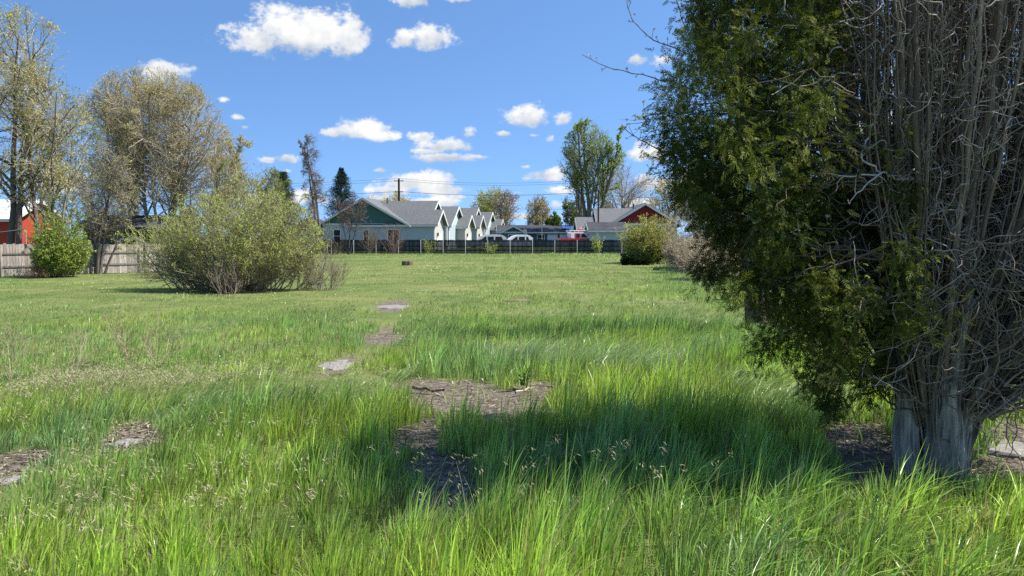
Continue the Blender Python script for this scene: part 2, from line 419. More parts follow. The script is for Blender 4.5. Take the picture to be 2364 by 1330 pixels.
def ghe(x, y):
    d = np.hypot(x, y)
    dn_ = d + 12 * (vnoise(x, y, 5, 13) - .5)
    h = .40 - .27 * smooth(9, 30, dn_) + .06 * smooth(70, 84, d)
    h = h * (.38 + 1.1 * vnoise(x, y, 2.4, 11)) * (.55 + .85 * vnoise(x, y, .55, 12, 2))
    h = h + .42 * bump(x, y, 650, 965, 1.7, .8) - .30 * bump(x, y, 620, 1050, 1.5, .32) + .26 * bump(x, y, 160, 985, .9, .8) + .26 * bump(x, y, 1090, 1040, .34, .36)
    h = h + .34 * bump(x, y, 1230, 855, 1.8, .8) + .22 * bump(x, y, 1480, 1000, 1.2, .9) + .16 * bump(x, y, 800, 800, .9, 1.3) + .10 * bump(x, y, 1650, 800, 2.5, 3) + .14 * bump(x, y, 1000, 760, 1.1, 1.2)
    h = h + .16 * bump(x, y, 1190, 690, 1.4, 1.6) + .10 * bump(x, y, 880, 755, .6, .8) + .15 * bump(x, y, 420, 690, 1.8, 2)
    h = h + .25 * bump(x, y, 860, 595, 5, 4) + .2 * bump(x, y, 1400, 597, 6, 5)
    h = h - .16 * bump(x, y, 1010, 1010, .7, .8) - .20 * bump(x, y, 990, 1130, .45, .7) - .16 * bump(x, y, 1150, 960, 1.2, .6)
    h = h - .18 * bump(x, y, 270, 1045, .35, .5) - .18 * bump(x, y, 0, 1120, .5, .6) - .2 * bump(x, y, 2010, 1090, .6, .55) - .15 * bump(x, y, 2330, 1080, .6, .6)
    h = h - .24 * bump(x, y, 790, 880, .55, 1.3) - .22 * bump(x, y, 885, 810, .55, 1.6) - .2 * bump(x, y, 900, 725, .6, 1.6)
    lf = smooth(-.6, -2.2, x + .12 * (y - 8)) * smooth(7.5, 9.5, d)      # the matted left side lies lower
    h = h * (1 - .38 * lf) + .16 * edge_strip(x, y)
    return np.clip(h, .07, .75)
def clumps(x, y, cell):
    """nearest tussock: distance (in cells), direction away from its middle, and a random number per tussock"""
    gx_ = np.floor(x / cell); gy_ = np.floor(y / cell); best = np.full(x.shape, 9e9); dx = np.zeros(x.shape); dy = np.zeros(x.shape); rid = np.zeros(x.shape)
    for i in (-1, 0, 1):
        for j in (-1, 0, 1):
            cx = (gx_ + i + .15 + .7 * _hash(gx_ + i, gy_ + j, 611)) * cell; cy = (gy_ + j + .15 + .7 * _hash(gx_ + i, gy_ + j, 733)) * cell
            d = np.hypot(x - cx, y - cy); k = d < best
            best = np.where(k, d, best); dx = np.where(k, x - cx, dx); dy = np.where(k, y - cy, dy); rid = np.where(k, _hash(gx_ + i, gy_ + j, 877), rid)
    return best / cell, np.arctan2(dy, dx), rid
def gcol(x, y, n):
    a = vnoise(x, y, 3.0, 101)[:, None]; b = vnoise(x, y, 1.1, 202)[:, None]; s = vnoise(x, y, 5.0, 303)[:, None]
    lush = np.array([.125, .21, .046]); yel = np.array([.20, .275, .042]); blu = np.array([.105, .185, .075]); dry = np.array([.33, .30, .12])
    d = np.hypot(x, y)[:, None]
    ky = np.maximum(smooth(.42, .70, a) * .9, .45 * smooth(18, 40, d)); kb = smooth(.5, .75, b) * .8
    c = lush * (1 - ky) + yel * ky
    c = c * (1 - kb * (1 - ky)) + blu * kb * (1 - ky)
    kd = smooth(.52, .78, s) * smooth(14, 34, d) * .75 + .05 + .12 * smooth(20, 40, d)
    c = c * (1 - kd) + dry * kd
    far_ = smooth(15, 34, d) * .75
    c = c * (1 - far_) + np.array([.185, .245, .08]) * far_
    pt = (vnoise(x, y, 8, 909, 4)[:, None] - .5) * smooth(14, 30, d) 
    c = c * (1 + np.array([1.1, .45, .9]) * pt * 1.5)
    c = c * 1.72 * (.38 + 1.24 * rng.random((n, 1)))
    st = rng.random(n) < .07
    c[st] = np.array([.34, .30, .15]) * (.7 + .5 * rng.random((st.sum(), 1)))
    return c
def blades(x, y, h, w, K, lean, laz, col, faz=None):
    n = len(x); z = terrain(x, y) - .01
    t = np.linspace(0, 1, K)[None, :]
    lean = lean[:, None]; h = h[:, None]
    hor = h * lean * t ** 1.8; ver = h * (t - .38 * lean * t ** 2.6)
    X = x[:, None] + hor * np.cos(laz)[:, None]; Y = y[:, None] + hor * np.sin(laz)[:, None]; Z = z[:, None] + ver
    P = np.stack([X, Y, Z], -1)
    if faz is None: faz = rng.random(n) * math.pi
    S = np.stack([np.cos(faz), np.sin(faz), np.zeros(n)], -1)[:, None, :]
    wt = (w[:, None] * (1 - t ** 1.7) * (.55 + .45 * np.minimum(1, t * 4)) + .0004)[:, :, None] * .5
    V = np.stack([P - S * wt, P + S * wt], 2)
    idx = np.arange(n * K * 2).reshape(n, K, 2)
    f = np.stack([idx[:, :-1, 0], idx[:, :-1, 1], idx[:, 1:, 1], idx[:, 1:, 0]], -1).reshape(-1, 4)
    return V.reshape(-1, 3), f, np.repeat(col, K * 2, axis=0)
gm = MB()
TRUNK_XY = np.array([3.62, 6.55])
zones = [(2.7, 5.0, 1900, 5, .0092), (5.0, 8.5, 1650, 5, .0092), (8.5, 13, 1000, 4, .0105), (13, 20, 520, 4, .011), (20, 32, 210, 3, .017), (32, 52, 85, 3, .028), (52, 92, 30, 3, .05)]
for (d0, d1, dens_, K, w0) in zones:
    half = .80; area = half * (d1 ** 2 - d0 ** 2)
    n = int(area * dens_)
    d = np.sqrt(rng.random(n) * (d1 ** 2 - d0 ** 2) + d0 ** 2); s = (rng.random(n) * 2 - 1) * half
    y = d; x = s * d
    tuft = bump(x, y, 1090, 1040, .36, .36) > .42
    keep = ~bare(x, y) | (rng.random(n) < .10 * vnoise(x, y, .3, 88, 2) ** 1.5) | tuft
    keep &= ~worn(x, y) | (rng.random(n) < .25)
    keep &= np.hypot(x - TRUNK_XY[0], y - TRUNK_XY[1]) > .42
    keep &= (y < 87.6)
    # clumping
    keep &= rng.random(n) < .15 + 1.1 * vnoise(x, y, .16, 77, 2)
    x, y = x[keep], y[keep]; n = len(x)
    cr_, ca_, ci_ = clumps(x, y, .42 if y.min() < 20 else 1.1)
    h = ghe(x, y) * (.45 + .8 * rng.random(n) ** .8) * (.38 + (.55 + .55 * ci_) * np.exp(-(cr_ / .42) ** 2))
    fl = vnoise(x, y, 1.7, 404)
    broad = smooth(.6, 1.6, x) * smooth(6.6, 5.6, y) * (rng.random(n) < .35)
    w0_ = w0
    flow = np.clip(smooth(.5, .72, fl) + .45 * smooth(-1, -2.5, x) * smooth(.35, .6, fl), 0, 1) * smooth(7, 10, y)
    lean = np.clip(.05 + .42 * rng.random(n) + .8 * flow, 0, 1.25)
    lw = (vnoise(x, y, 3.5, 505) - .5) * 3.0; qx = np.cos(lw) * .8 + np.cos(ca_) * (.3 + 1.6 * cr_); qy = np.sin(lw) * .8 + np.sin(ca_) * (.3 + 1.6 * cr_)
    laz = np.arctan2(qy, qx) + rng.normal(size=n) * .6
    big = rng.random(n) < (.18 + .3 * smooth(1.5, 4, x)) * (d1 < 14)
    w = w0 * (.6 + .8 * rng.random(n)) * np.where(big, 1.5, 1) * (1 + .5 * broad)
    lean = np.where(broad > .4, np.clip(lean + .55, 0, 1.2), lean)
    gc = gcol(x, y, n) * (.72 + .56 * ci_)[:, None]; fk = (flow * .55)[:, None]; gc = gc * (1 - fk) + np.array([.31, .39, .20]) * fk  # silvery sheen of the flattened blades is mixed into their colour
    ek = (edge_strip(x, y) * .6)[:, None]; gc = gc * (1 - ek) + np.array([.33, .41, .19]) * ek * (.6 + .7 * rng.random((n, 1)))
    laz = np.where(flow > .4, laz * .45, laz)
    dd = rng.random(n) < .10                      # last year's dead blades lying low
    gc[dd] = np.array([.30, .25, .13]) * (.5 + .8 * rng.random((dd.sum(), 1))); lean[dd] = .7 + .5 * rng.random(dd.sum()); h[dd] *= .7
    v, f, c = blades(x, y, h, w, K, lean, laz, gc)
    gm.add(v, f, c=c, sm=True)
obj_props(gm.build('grass', M_GRASS), 'long wind-swept green grass covering the whole lot', 'grass', kind='stuff')

# drooping straw-coloured seed heads standing above the grass
sm = MB()
def seedheads(px, py, rx, ry, n):
    c = gp(px, py); n = int(n * .55); x = c[0] + rng.normal(size=n) * rx; y = c[1] + rng.normal(size=n) * ry
    k = (~bare(x, y)) & (y > 2.8); x, y = x[k], y[k]; n = len(x)
    h = ghe(x, y) * 1.15 + .08 + .1 * rng.random(n); az_ = rng.normal(size=n) * .9; ln = .25 + .4 * rng.random(n)
    col = np.array([.36, .38, .16]) * (.7 + .5 * rng.random((n, 1)))
    v, f, cc = blades(x, y, h, np.full(n, .003), 5, ln, az_, col); sm.add(v, f, c=cc)
    tip = np.stack([x + h * ln * np.cos(az_), y + h * ln * np.sin(az_), terrain(x, y) + h * (1 - .38 * ln)], -1)
    for k in range(9):
        d = unit(np.stack([np.cos(az_) * .6, np.sin(az_) * .6, -.5 * np.ones(n)], -1) + rng.normal(size=(n, 3)) * .42)
        cl = np.array([.36, .33, .19]) * (.65 + .6 * rng.random((n, 1)))
        sm.leaves(tip + rng.normal(size=(n, 3)) * .016, d, rdir(n), .022 + .024 * rng.random(n), .004 + .003 * rng.random(n), cl)
for a in [(150, 940, .75, .9, 1500), (420, 915, .8, .7, 900), (230, 1250, .5, .5, 130), (60, 1300, .5, .5, 120), (700, 1200, 1.3, .6, 200), (1100, 1290, .6, .3, 50),
          (420, 880, 1.5, 1.3, 300), (880, 760, .8, 1, 120), (700, 1010, 1.2, .8, 160), (100, 1120, .8, .6, 90)]:
    seedheads(*a)
obj_props(sm.build('seed_head_grass', M_LITTER), 'pale drooping grass seed heads standing above the green blades', 'dry grass', kind='stuff')

# litter and stones on the bare soil
lm = MB(); sel = []
for p in BARE:
    q = np.array(p); n = 1600 if q[:, 1].mean() < 12 else 250
    x = rng.uniform(q[:, 0].min() - .2, q[:, 0].max() + .2, n); y = rng.uniform(q[:, 1].min() - .2, q[:, 1].max() + .2, n)
    k = bare(x, y); sel.append(np.stack([x[k], y[k]], -1))
sel = np.concatenate(sel); n = len(sel)
C = np.stack([sel[:, 0], sel[:, 1], terrain(sel[:, 0], sel[:, 1]) - .008 + .02 * rng.random(n)], -1)
az_ = rng.random(n) * 6.28
D = unit(np.stack([np.cos(az_), np.sin(az_), rng.normal(size=n) * .15], -1))
cl = np.where(rng.random((n, 1)) < .45, np.array([[.33, .28, .21]]), np.array([[.13, .10, .078]])) * (.6 + .8 * rng.random((n, 1)))
lm.leaves(C, D, unit(np.array([[0, 0, 1.]]) + rng.normal(size=(n, 3)) * .3), .04 + .13 * rng.random(n) ** 2, .007 + .016 * rng.random(n), cl)
obj_props(lm.build('leaf_litter', M_LITTER), 'dry straw and leaf litter lying on the bare soil', 'litter', kind='stuff')
#@@TREES
# ------------------------------------------------------------------ tree growing
def grow(S, D, Ln, R0, R1, K, wob=.12, trop=(0, 0, .0)):
    n = len(S); P = np.zeros((n, K, 3)); P[:, 0] = S; d = unit(np.array(D, float)); tr = np.asarray(trop, float)
    st = (np.broadcast_to(Ln, (n,)) / (K - 1))[:, None]
    for k in range(1, K):
        d = unit(d + rng.normal(size=(n, 3)) * wob + tr)
        P[:, k] = P[:, k - 1] + d * st
    t = np.linspace(0, 1, K)[None, :]
    R0 = np.broadcast_to(R0, (n,))[:, None]; R1 = np.broadcast_to(R1, (n,))[:, None]
    return P, R0 + (R1 - R0) * t
def spawn(P, R, m, t0, t1, a0, a1):
    """m children on every parent; returns start, direction, parent radius there, t"""
    n, K, _ = P.shape
    t = t0 + (t1 - t0) * (np.arange(m)[None, :] + rng.random((n, m))) / m
    u = t * (K - 1); i = np.minimum(u.astype(int), K - 2); fr = (u - i)[..., None]
    ii = np.arange(n)[:, None]
    S = P[ii, i] * (1 - fr) + P[ii, i + 1] * fr
    T = unit(P[ii, i + 1] - P[ii, i])
    r = R[ii, i] * (1 - fr[..., 0]) + R[ii, i + 1] * fr[..., 0]
    S = S.reshape(-1, 3); T = T.reshape(-1, 3); r = r.ravel()
    q = rdir(len(S)); q = unit(q - T * (q * T).sum(1, keepdims=True))
    a = np.radians(a0 + (a1 - a0) * rng.random(len(S)))[:, None]
    return S, T * np.cos(a) + q * np.sin(a), r, t.ravel()
def fit(S, D, Ln, ell):
    """shorten branches so that they end inside the crown (union of ellipsoids)"""
    if ell is None: return Ln
    Ln = np.broadcast_to(Ln, (len(S),)).copy(); done = np.zeros(len(S), bool); out = Ln * .22
    for f_ in (1, .8, .62, .46, .33):
        E = S + D * (Ln * f_)[:, None]; ins = np.zeros(len(S), bool)
        for (c, r) in ell: ins |= (((E - np.asarray(c)) / np.asarray(r)) ** 2).sum(1) < 1
        k = ins & ~done; out[k] = Ln[k] * f_; done |= k
    return out
def tint(c0, c1, n, var=.3):
    k = rng.random((n, 1)); return (np.asarray(c0) * (1 - k) + np.asarray(c1) * k) * (1 - var + 2 * var * rng.random((n, 1)))
def leafy(mb, P, m, L_, W_, c0, c1, t0=.2, up=.2, clumpvar=.35, spread=.0):
    S, D, r, t = spawn(P, np.zeros(P.shape[:2]), m, t0, 1.0, 15, 80)
    n = len(S); D = unit(D + np.array([0, 0, up]))
    kc = np.repeat(1 + clumpvar * (rng.random(len(P)) * 2 - 1), m)[:, None]
    if spread: S = S + rng.normal(size=S.shape) * spread
    mb.leaves(S, D, rdir(n), L_ * (.6 + .8 * rng.random(n)), W_ * (.6 + .8 * rng.random(n)), tint(c0, c1, n) * kc)

def tree(name, label, base, stems, ell, bark, twig, lv=((7, 9), (6, 5), (5, 3)), leaf=None, seed=1, group=None, cat='tree',
         trop=(.03, .02, .0), wob=(.06, .11, .16, .2), tw=.018, ang=(28, 55), stem_r=.2, dead_low=.25, taper=.6, lr=.62, sides=(7, 5, 4, 3), partname=('trunk', 'limbs', 'crown')):
    """stems: list of (dx, dy, lean_x, lean_y, length, radius). lv: (children, length) for limbs, branches, twigs.
    leaf: (per twig, length, width, colour a, colour b)"""
    global rng
    keep = rng; rng = np.random.default_rng(seed)
    bz = float(terrain(base[0], base[1])) - .05
    root = thing(name, label, cat, (base[0], base[1], bz), group=group)
    s = np.array(stems, float)
    S = np.stack([s[:, 0], s[:, 1], np.zeros(len(s))], -1); D = unit(np.stack([s[:, 2], s[:, 3], np.ones(len(s))], -1))
    P0, R0 = grow(S, D, s[:, 4], s[:, 5], s[:, 5] * .16, 12, wob[0], (0, 0, trop[0]))
    R0[:, 0] *= 1.35
    tb = MB(); tb.tubes(P0, R0, sides[0], tint(bark, bark, len(P0), .1)); tb.build(partname[0], M_BARK, root, True)
    (m1, l1), (m2, l2), (m3, l3) = lv
    S, D, r, t_ = spawn(P0, R0, m1, dead_low, .99, *ang)
    L1 = fit(S, D, l1 * (1.05 - taper * t_) * (.75 + .5 * rng.random(len(S))), ell)
    P1, R1 = grow(S, D, L1, r * lr, np.maximum(r * .1, tw * .8), 8, wob[1], (0, 0, trop[1]))
    lb = MB(); lb.tubes(P1, R1, sides[1], tint(bark, bark, len(P1), .15))
    Pa = P1
    S, D, r, t_ = spawn(P1, R1, m2, .15, 1, 22, 60)
    L2 = fit(S, D, l2 * (1.1 - .5 * t_) * (.6 + .7 * rng.random(len(S))), ell)
    P2, R2 = grow(S, D, L2, np.maximum(r * .6, tw), tw * .55, 6, wob[2], (0, 0, trop[2]))
    lb.tubes(P2, R2, sides[2], tint(bark, twig, len(P2), .2))
    lb.build(partname[1], M_TWIG, root)
    S, D, r, t_ = spawn(P2, R2, m3, .1, 1, 18, 60)
    L3 = fit(S, D, l3 * (.5 + .9 * rng.random(len(S))), ell)
    P3, R3 = grow(S, D, L3, tw * .6, tw * .25, 5, wob[3], (0, 0, trop[2]))
    cb = MB(); cb.tubes(P3, R3, sides[3], tint(twig, twig, len(P3), .25))
    if leaf:
        m, L_, W_, c0, c1 = leaf[:5]
        leafy(cb, P3, m, L_, W_, c0, c1)
        if m > 2: leafy(cb, P2, max(1, m // 2), L_, W_, c0, c1, .5)
    cb.build(partname[2], M_LEAF, root)
    rng = keep
    return root

def shrub(name, label, base, n, ell, length, spread, bark, twig, leaf=None, seed=1, lv=((6, 1.2), (5, .5)), tw=.008, r0=.02, group=None, cat='shrub', wob=.12, trop=.03, basew=.4, sx=1.0, leaf_z=0.0):
    global rng
    keep = rng; rng = np.random.default_rng(seed)
    bz = float(terrain(base[0], base[1])) - .03
    root = thing(name, label, cat, (base[0], base[1], bz), group=group)
    a = rng.random(n) * 6.283; q = rng.random(n) ** .7 * spread
    S = np.stack([np.cos(a) * basew * sx * rng.random(n), np.sin(a) * basew * rng.random(n), np.zeros(n)], -1)
    D = np.stack([np.cos(a) * np.sin(q), np.sin(a) * np.sin(q), np.cos(q)], -1)
    L0 = fit(S, D, length * (.7 + .5 * rng.random(n)), ell) * (.72 + .62 * rng.random(n) ** 1.5)
    P0, R0 = grow(S, D, L0, r0, r0 * .3, 9, wob * .7, (0, 0, trop))
    tb = MB(); tb.tubes(P0, R0, 5, tint(bark, bark, n, .2)); tb.build('stems', M_TWIG, root)
    (m1, l1), (m2, l2) = lv
    S, D, r, t_ = spawn(P0, R0, m1, .15, 1, 18, 60)
    P1, R1 = grow(S, D, fit(S, D, l1 * (.6 + .8 * rng.random(len(S))), ell), r0 * .45, tw * .6, 6, wob, (0, 0, trop))
    cb = MB(); cb.tubes(P1, R1, 4, tint(twig, bark, len(P1), .2))
    S, D, r, t_ = spawn(P1, R1, m2, .1, 1, 18, 60)
    P2, R2 = grow(S, D, fit(S, D, l2 * (.6 + .8 * rng.random(len(S))), ell), tw * .7, tw * .3, 4, wob * 1.3, (0, 0, trop))
    cb.tubes(P2, R2, 3, tint(twig, twig, len(P2), .2))
    if leaf:
        m, L_, W_, c0, c1 = leaf
        zc = lambda Q: Q[(Q[:, -1, 2] + .6 * rng.normal(size=len(Q)) * .6) > leaf_z] if leaf_z else Q
        leafy(cb, zc(P2), m, L_, W_, c0, c1); leafy(cb, zc(P1), m, L_, W_, c0, c1, .3)
    cb.build('crown', M_LEAF, root)
    rng = keep
    return root

GREY = (.27, .23, .19); DKB = (.13, .105, .088); TWG = (.52, .45, .36); PALE = (.38, .33, .27); RUS = (.24, .165, .13)
YG0, YG1 = (.36, .39, .10), (.50, .49, .16)
OC0, OC1 = (.48, .39, .16), (.64, .52, .26)

# left: three tall trees just breaking into leaf, behind the board fence
def rel(px, py, Y, base): return tuple(at(px, py, Y) - np.array([base[0], base[1], 0]))
def gxy(px, Y): return (float(at(px, 551, Y)[0]), Y)
b = gxy(22, 47)
tree('elm_tree', 'tall leaning elm with sparse yellow-green new leaves at the far left edge', b,
     [(0, 0, -.02, 0, 14.2, .24), (.45, .1, .06, 0, 14, .2), (-1.6, .3, -.1, .05, 13.5, .2), (1.6, .4, .08, .05, 12, .17), (2.0, .4, .14, .05, 11, .12)],
     [((-.3, 0, 9.8), (5.0, 4, 6.9)), ((2.6, 0, 7.5), (2.9, 3, 4.6))], DKB, TWG, ((13, 4.2), (8, 1.9), (7, .9)), (4, .13, .055, YG0, OC1), 11, tw=.02, taper=.35)
b = gxy(370, 62)
tree('elm_tree', 'broad round elm with tan bare twigs and ochre buds, tallest behind the willow bush', b,
     [(-.6, 0, -.12, 0, 13.5, .2), (.4, 0, .08, .0, 14, .22), (-1.6, .5, -.22, .05, 12.5, .17), (-1.2, .3, -.34, .05, 11.5, .14), (1.2, .6, .2, .0, 13, .17), (1.5, .5, .33, 0, 11, .14), (0, 1, -.02, .1, 14, .17), (.2, -.5, .03, -.1, 13.5, .15)],
     [((-.6, 0, 9.4), (6.3, 4.5, 6.2)), ((2.6, 0, 7.2), (3.9, 3.5, 4.6)), ((-3.0, 0, 8), (3.6, 3.5, 5.0))], GREY, TWG, ((18, 4.6), (10, 2.3), (9, 1.1)), (2, .13, .055, OC0, (.50, .47, .2)), 12, trop=(.03, .05, .03), tw=.024, taper=.3)
b = gxy(222, 43.5)
tree('young_tree', 'slim forked bare tree growing at the grey board fence beside the green shrub', b,
     [(0, 0, .04, 0, 6.6, .1), (.15, 0, .12, 0, 6.4, .09), (.3, .2, .2, .1, 5.2, .07), (-.1, 0, -.12, .1, 5.6, .07)],
     [((.4, 0, 5.2), (2.0, 1.6, 3.4))], DKB, PALE, ((13, 2.0), (8, 1.0), (6, .5)), (1, .09, .04, YG0, OC1), 13, tw=.013, taper=.4)
b = gxy(120, 55)
tree('ash_tree', 'smaller hazy pale green tree standing between the two big elms', b,
     [(0, 0, .05, 0, 11, .16), (.5, .3, .14, 0, 10.5, .13), (-.5, .3, -.1, 0, 9, .13)],
     [((.8, 0, 7.6), (3.9, 2.6, 5.0))], GREY, PALE, ((13, 3.2), (8, 1.5), (7, .7)), (5, .12, .055, (.14, .20, .04), (.26, .30, .09)), 14, tw=.018, taper=.4)
b = gxy(575, 52)
tree('willow_tree', 'feathery pale green tree rising behind the big willow bush', b,
     [(0, 0, .1, 0, 6.6, .11), (-.5, 0, -.06, 0, 6.8, .11), (.6, .3, .22, 0, 6, .09)],
     [((.1, 0, 4.6), (2.3, 2, 3.6))], GREY, TWG, ((12, 2.3), (8, 1.1), (7, .6)), (5, .11, .035, (.13, .18, .04), (.27, .28, .11)), 15, tw=.015, taper=.4)
b = gxy(500, 66)
tree('elm_tree', 'low spreading tan-twigged tree on the right shoulder of the round elm', b,
     [(0, 0, .15, 0, 9, .16), (-.6, 0, -.05, 0, 9.4, .16), (.6, .3, .3, 0, 8, .12)],
     [((.6, 0, 6.2), (3.2, 2.5, 4.6))], GREY, TWG, ((14, 3.0), (9, 1.4), (7, .7)), (3, .13, .055, OC0, OC1), 16, tw=.02, taper=.4)
b = gxy(250, 70)
tree('bare_tree', 'brown twiggy bare tree low behind the slim forked tree', b,
     [(-1, 0, -.1, 0, 7, .14), (1, 0, .1, 0, 7.4, .14), (2.5, 0, .2, 0, 6.5, .12), (-2.5, 0, -.1, 0, 6, .12)],
     [((0, 0, 4.6), (5.2, 2.5, 3.8))], GREY, (.22, .18, .14), ((12, 2.8), (8, 1.3), (7, .7)), None, 17, tw=.02, taper=.4)

# shrubs on the left
W0, W1 = (.33, .41, .08), (.58, .61, .21)
b = gxy(545, 29.5)
shrub('willow_bush', 'big rounded willow bush with fresh yellow-green leaves and bare grey lower stems', b, 165,
      [((.1, 0, 2.0), (2.6, 2.0, 2.3)), ((-2.6, 0, 1.5), (2.1, 1.5, 1.5)), ((1.6, 0, 1.9), (1.7, 1.6, 1.7))], 3.8, 1.15, (.27, .22, .19), (.44, .40, .27), (4, .075, .024, W0, W1), 21, ((9, 1.3), (8, .5)), tw=.008, r0=.024, basew=1.1, sx=2.3, leaf_z=1.25)
b = gxy(755, 29.8)
shrub('dead_bush', 'small leafless silvery bush beside the right end of the willow bush', b, 18,
      [((-.1, 0, .9), (1.05, .9, 1.25))], 1.8, .95, (.27, .22, .18), (.42, .36, .29), None, 22, ((7, .8), (5, .35)), tw=.006, r0=.014)
b = gxy(735, 30.5)
shrub('sapling', 'thin upright sapling with a few buds just right of the willow bush', b, 5,
      [((0, 0, 1.6), (.9, .7, 1.9))], 3.2, .35, (.20, .17, .14), (.36, .31, .24), (1, .05, .02, W0, W1), 23, ((8, .8), (5, .3)), tw=.006, r0=.022, basew=.15)
b = gxy(135, 40)
shrub('privet_shrub', 'dense bright green leafy shrub against the left board fence', b, 90,
      [((.05, 0, 1.5), (1.5, 1.2, 1.6)), ((.35, 0, 2.9), (1.0, .9, 1.6)), ((-.6, 0, 2.3), (.8, .8, 1.2))], 3.7, .8, DKB, (.22, .22, .09), (3, .10, .045, (.24, .33, .06), (.46, .52, .14)), 24, ((9, .9), (6, .4)), tw=.008, r0=.02, basew=.7)
b = gxy(395, 40)
shrub('bramble', 'low brown tangle of bare brambles at the foot of the left fence', b, 60,
      [((0, 0, .3), (2.6, 1.2, .9))], 1.5, 1.3, (.18, .14, .115), (.27, .21, .165), (1, .06, .025, W0, W1), 25, ((7, .7), (4, .3)), tw=.007, r0=.012, basew=1.8)
b = gxy(530, 27.3)
shrub('dead_bush', 'leafless pinkish-grey twigs fanning out at the front foot of the willow bush', b, 9,
      [((0, 0, .6), (.9, .6, .95))], 1.2, .8, (.27, .21, .18), (.42, .34, .29), None, 26, ((5, .6), (4, .3)), tw=.006, r0=.01)
b = gxy(75, 39)
shrub('bramble', 'small brown dead branch heap at the foot of the green shrub', b, 24,
      [((0, 0, .2), (1.0, .6, .75))], .9, 1.25, (.22, .14, .10), (.33, .22, .16), None, 27, ((6, .5), (4, .25)), tw=.007, r0=.012)

# the far side
b = gxy(736, 92)
tree('larch_tree', 'tall twisted bare larch with two crooked stems and drooping grey twigs', b,
     [(-.15, 0, -.075, 0, 14.2, .16), (.2, 0, .045, 0, 14.2, .2)],
     [((-.2, 0, 9.6), (1.7, 1.5, 5.2)), ((.1, 0, 5.0), (1.3, 1.0, 3.0))], (.11, .09, .08), (.24, .20, .19), ((26, 1.9), (8, .9), (8, .7)), (2, .1, .03, (.25, .2, .17), (.35, .29, .24)), 31,
     trop=(.03, -.02, -.10), wob=(.055, .22, .22, .22), tw=.024, ang=(40, 80), dead_low=.36, taper=.2, lr=.3)
b = gxy(680, 84)
tree('bare_tree', 'russet-twigged bare tree right of the willow bush and left of the larch', b,
     [(-.3, 0, -.06, 0, 5.5, .1), (.3, 0, .1, 0, 5.4, .1), (.9, 0, .2, 0, 4.8, .09)],
     [((.1, 0, 4.2), (2.4, 2, 3.6))], GREY, RUS, ((10, 2.2), (7, 1.1), (6, .6)), (1, .1, .04, OC0, RUS), 32, tw=.018)
b = gxy(805, 85.5)
tree('bare_tree', 'small rust-brown leafless tree in front of the teal gable', b,
     [(0, 0, .02, 0, 6.0, .11), (.1, 0, .22, 0, 5.4, .07), (-.1, 0, -.22, 0, 5.2, .07)],
     [((.1, 0, 4.9), (2.2, 1.6, 2.6))], (.12, .095, .085), (.25, .175, .15), ((12, 1.9), (7, .95), (5, .5)), None, 33, tw=.014, dead_low=.4, taper=.4)
for i, (px, lab, sd, c, hh) in enumerate([(905, 'reddish leafless shrub in front of the grey house wall, right of the rust-brown tree', 34, (.26, .19, .175), 3.6),
                                          (850, 'thin leaning bare sapling between the rust-brown tree and the reddish shrub', 35, (.24, .19, .15), 3.2),
                                          (765, 'low bare brush at the left end of the black fence', 36, (.20, .155, .13), 2.4),
                                          (715, 'bare brush clump just behind the thin upright sapling', 37, (.22, .18, .14), 2.6)]):
    b = gxy(px, 86 - i * .7)
    shrub('bare_shrub', lab, b, 17, [((0, 0, hh * .45), (1.5 if i != 2 else 2.3, 1.2, hh * .6))], hh, .5 if i < 2 else .9, c, tuple(v * 1.35 for v in c), None, sd, ((6, 1.1), (4, .5)), tw=.012, r0=.022, basew=.4 if i < 2 else 1.5)
b = gxy(990, 87)
shrub('weed_plant', 'wispy olive weed growing at the left part of the black fence', b, 14, [((0, 0, .9), (.9, .6, 1.5))], 2.0, .5, (.2, .2, .1), (.24, .24, .11), (2, .1, .03, W0, W1), 38, ((6, .7), (4, .3)), tw=.01, r0=.014)
b = gxy(1135, 87)
shrub('weed_plant', 'low olive weed against the middle of the black fence', b, 14, [((0, 0, .6), (.9, .5, .9))], 1.2, .7, (.2, .2, .1), (.22, .24, .1), (2, .1, .03, W0, W1), 39, ((6, .6), (4, .3)), tw=.01, r0=.012)
b = gxy(1378, 87)
shrub('weed_plant', 'taller yellow-green weed against the right part of the black fence', b, 14, [((0, 0, .9), (.7, .5, 1.4))], 1.9, .35, (.2, .22, .1), (.24, .26, .1), (3, .11, .035, W0, W1), 40, ((6, .6), (4, .3)), tw=.01, r0=.012)
b = gxy(1378, 78)

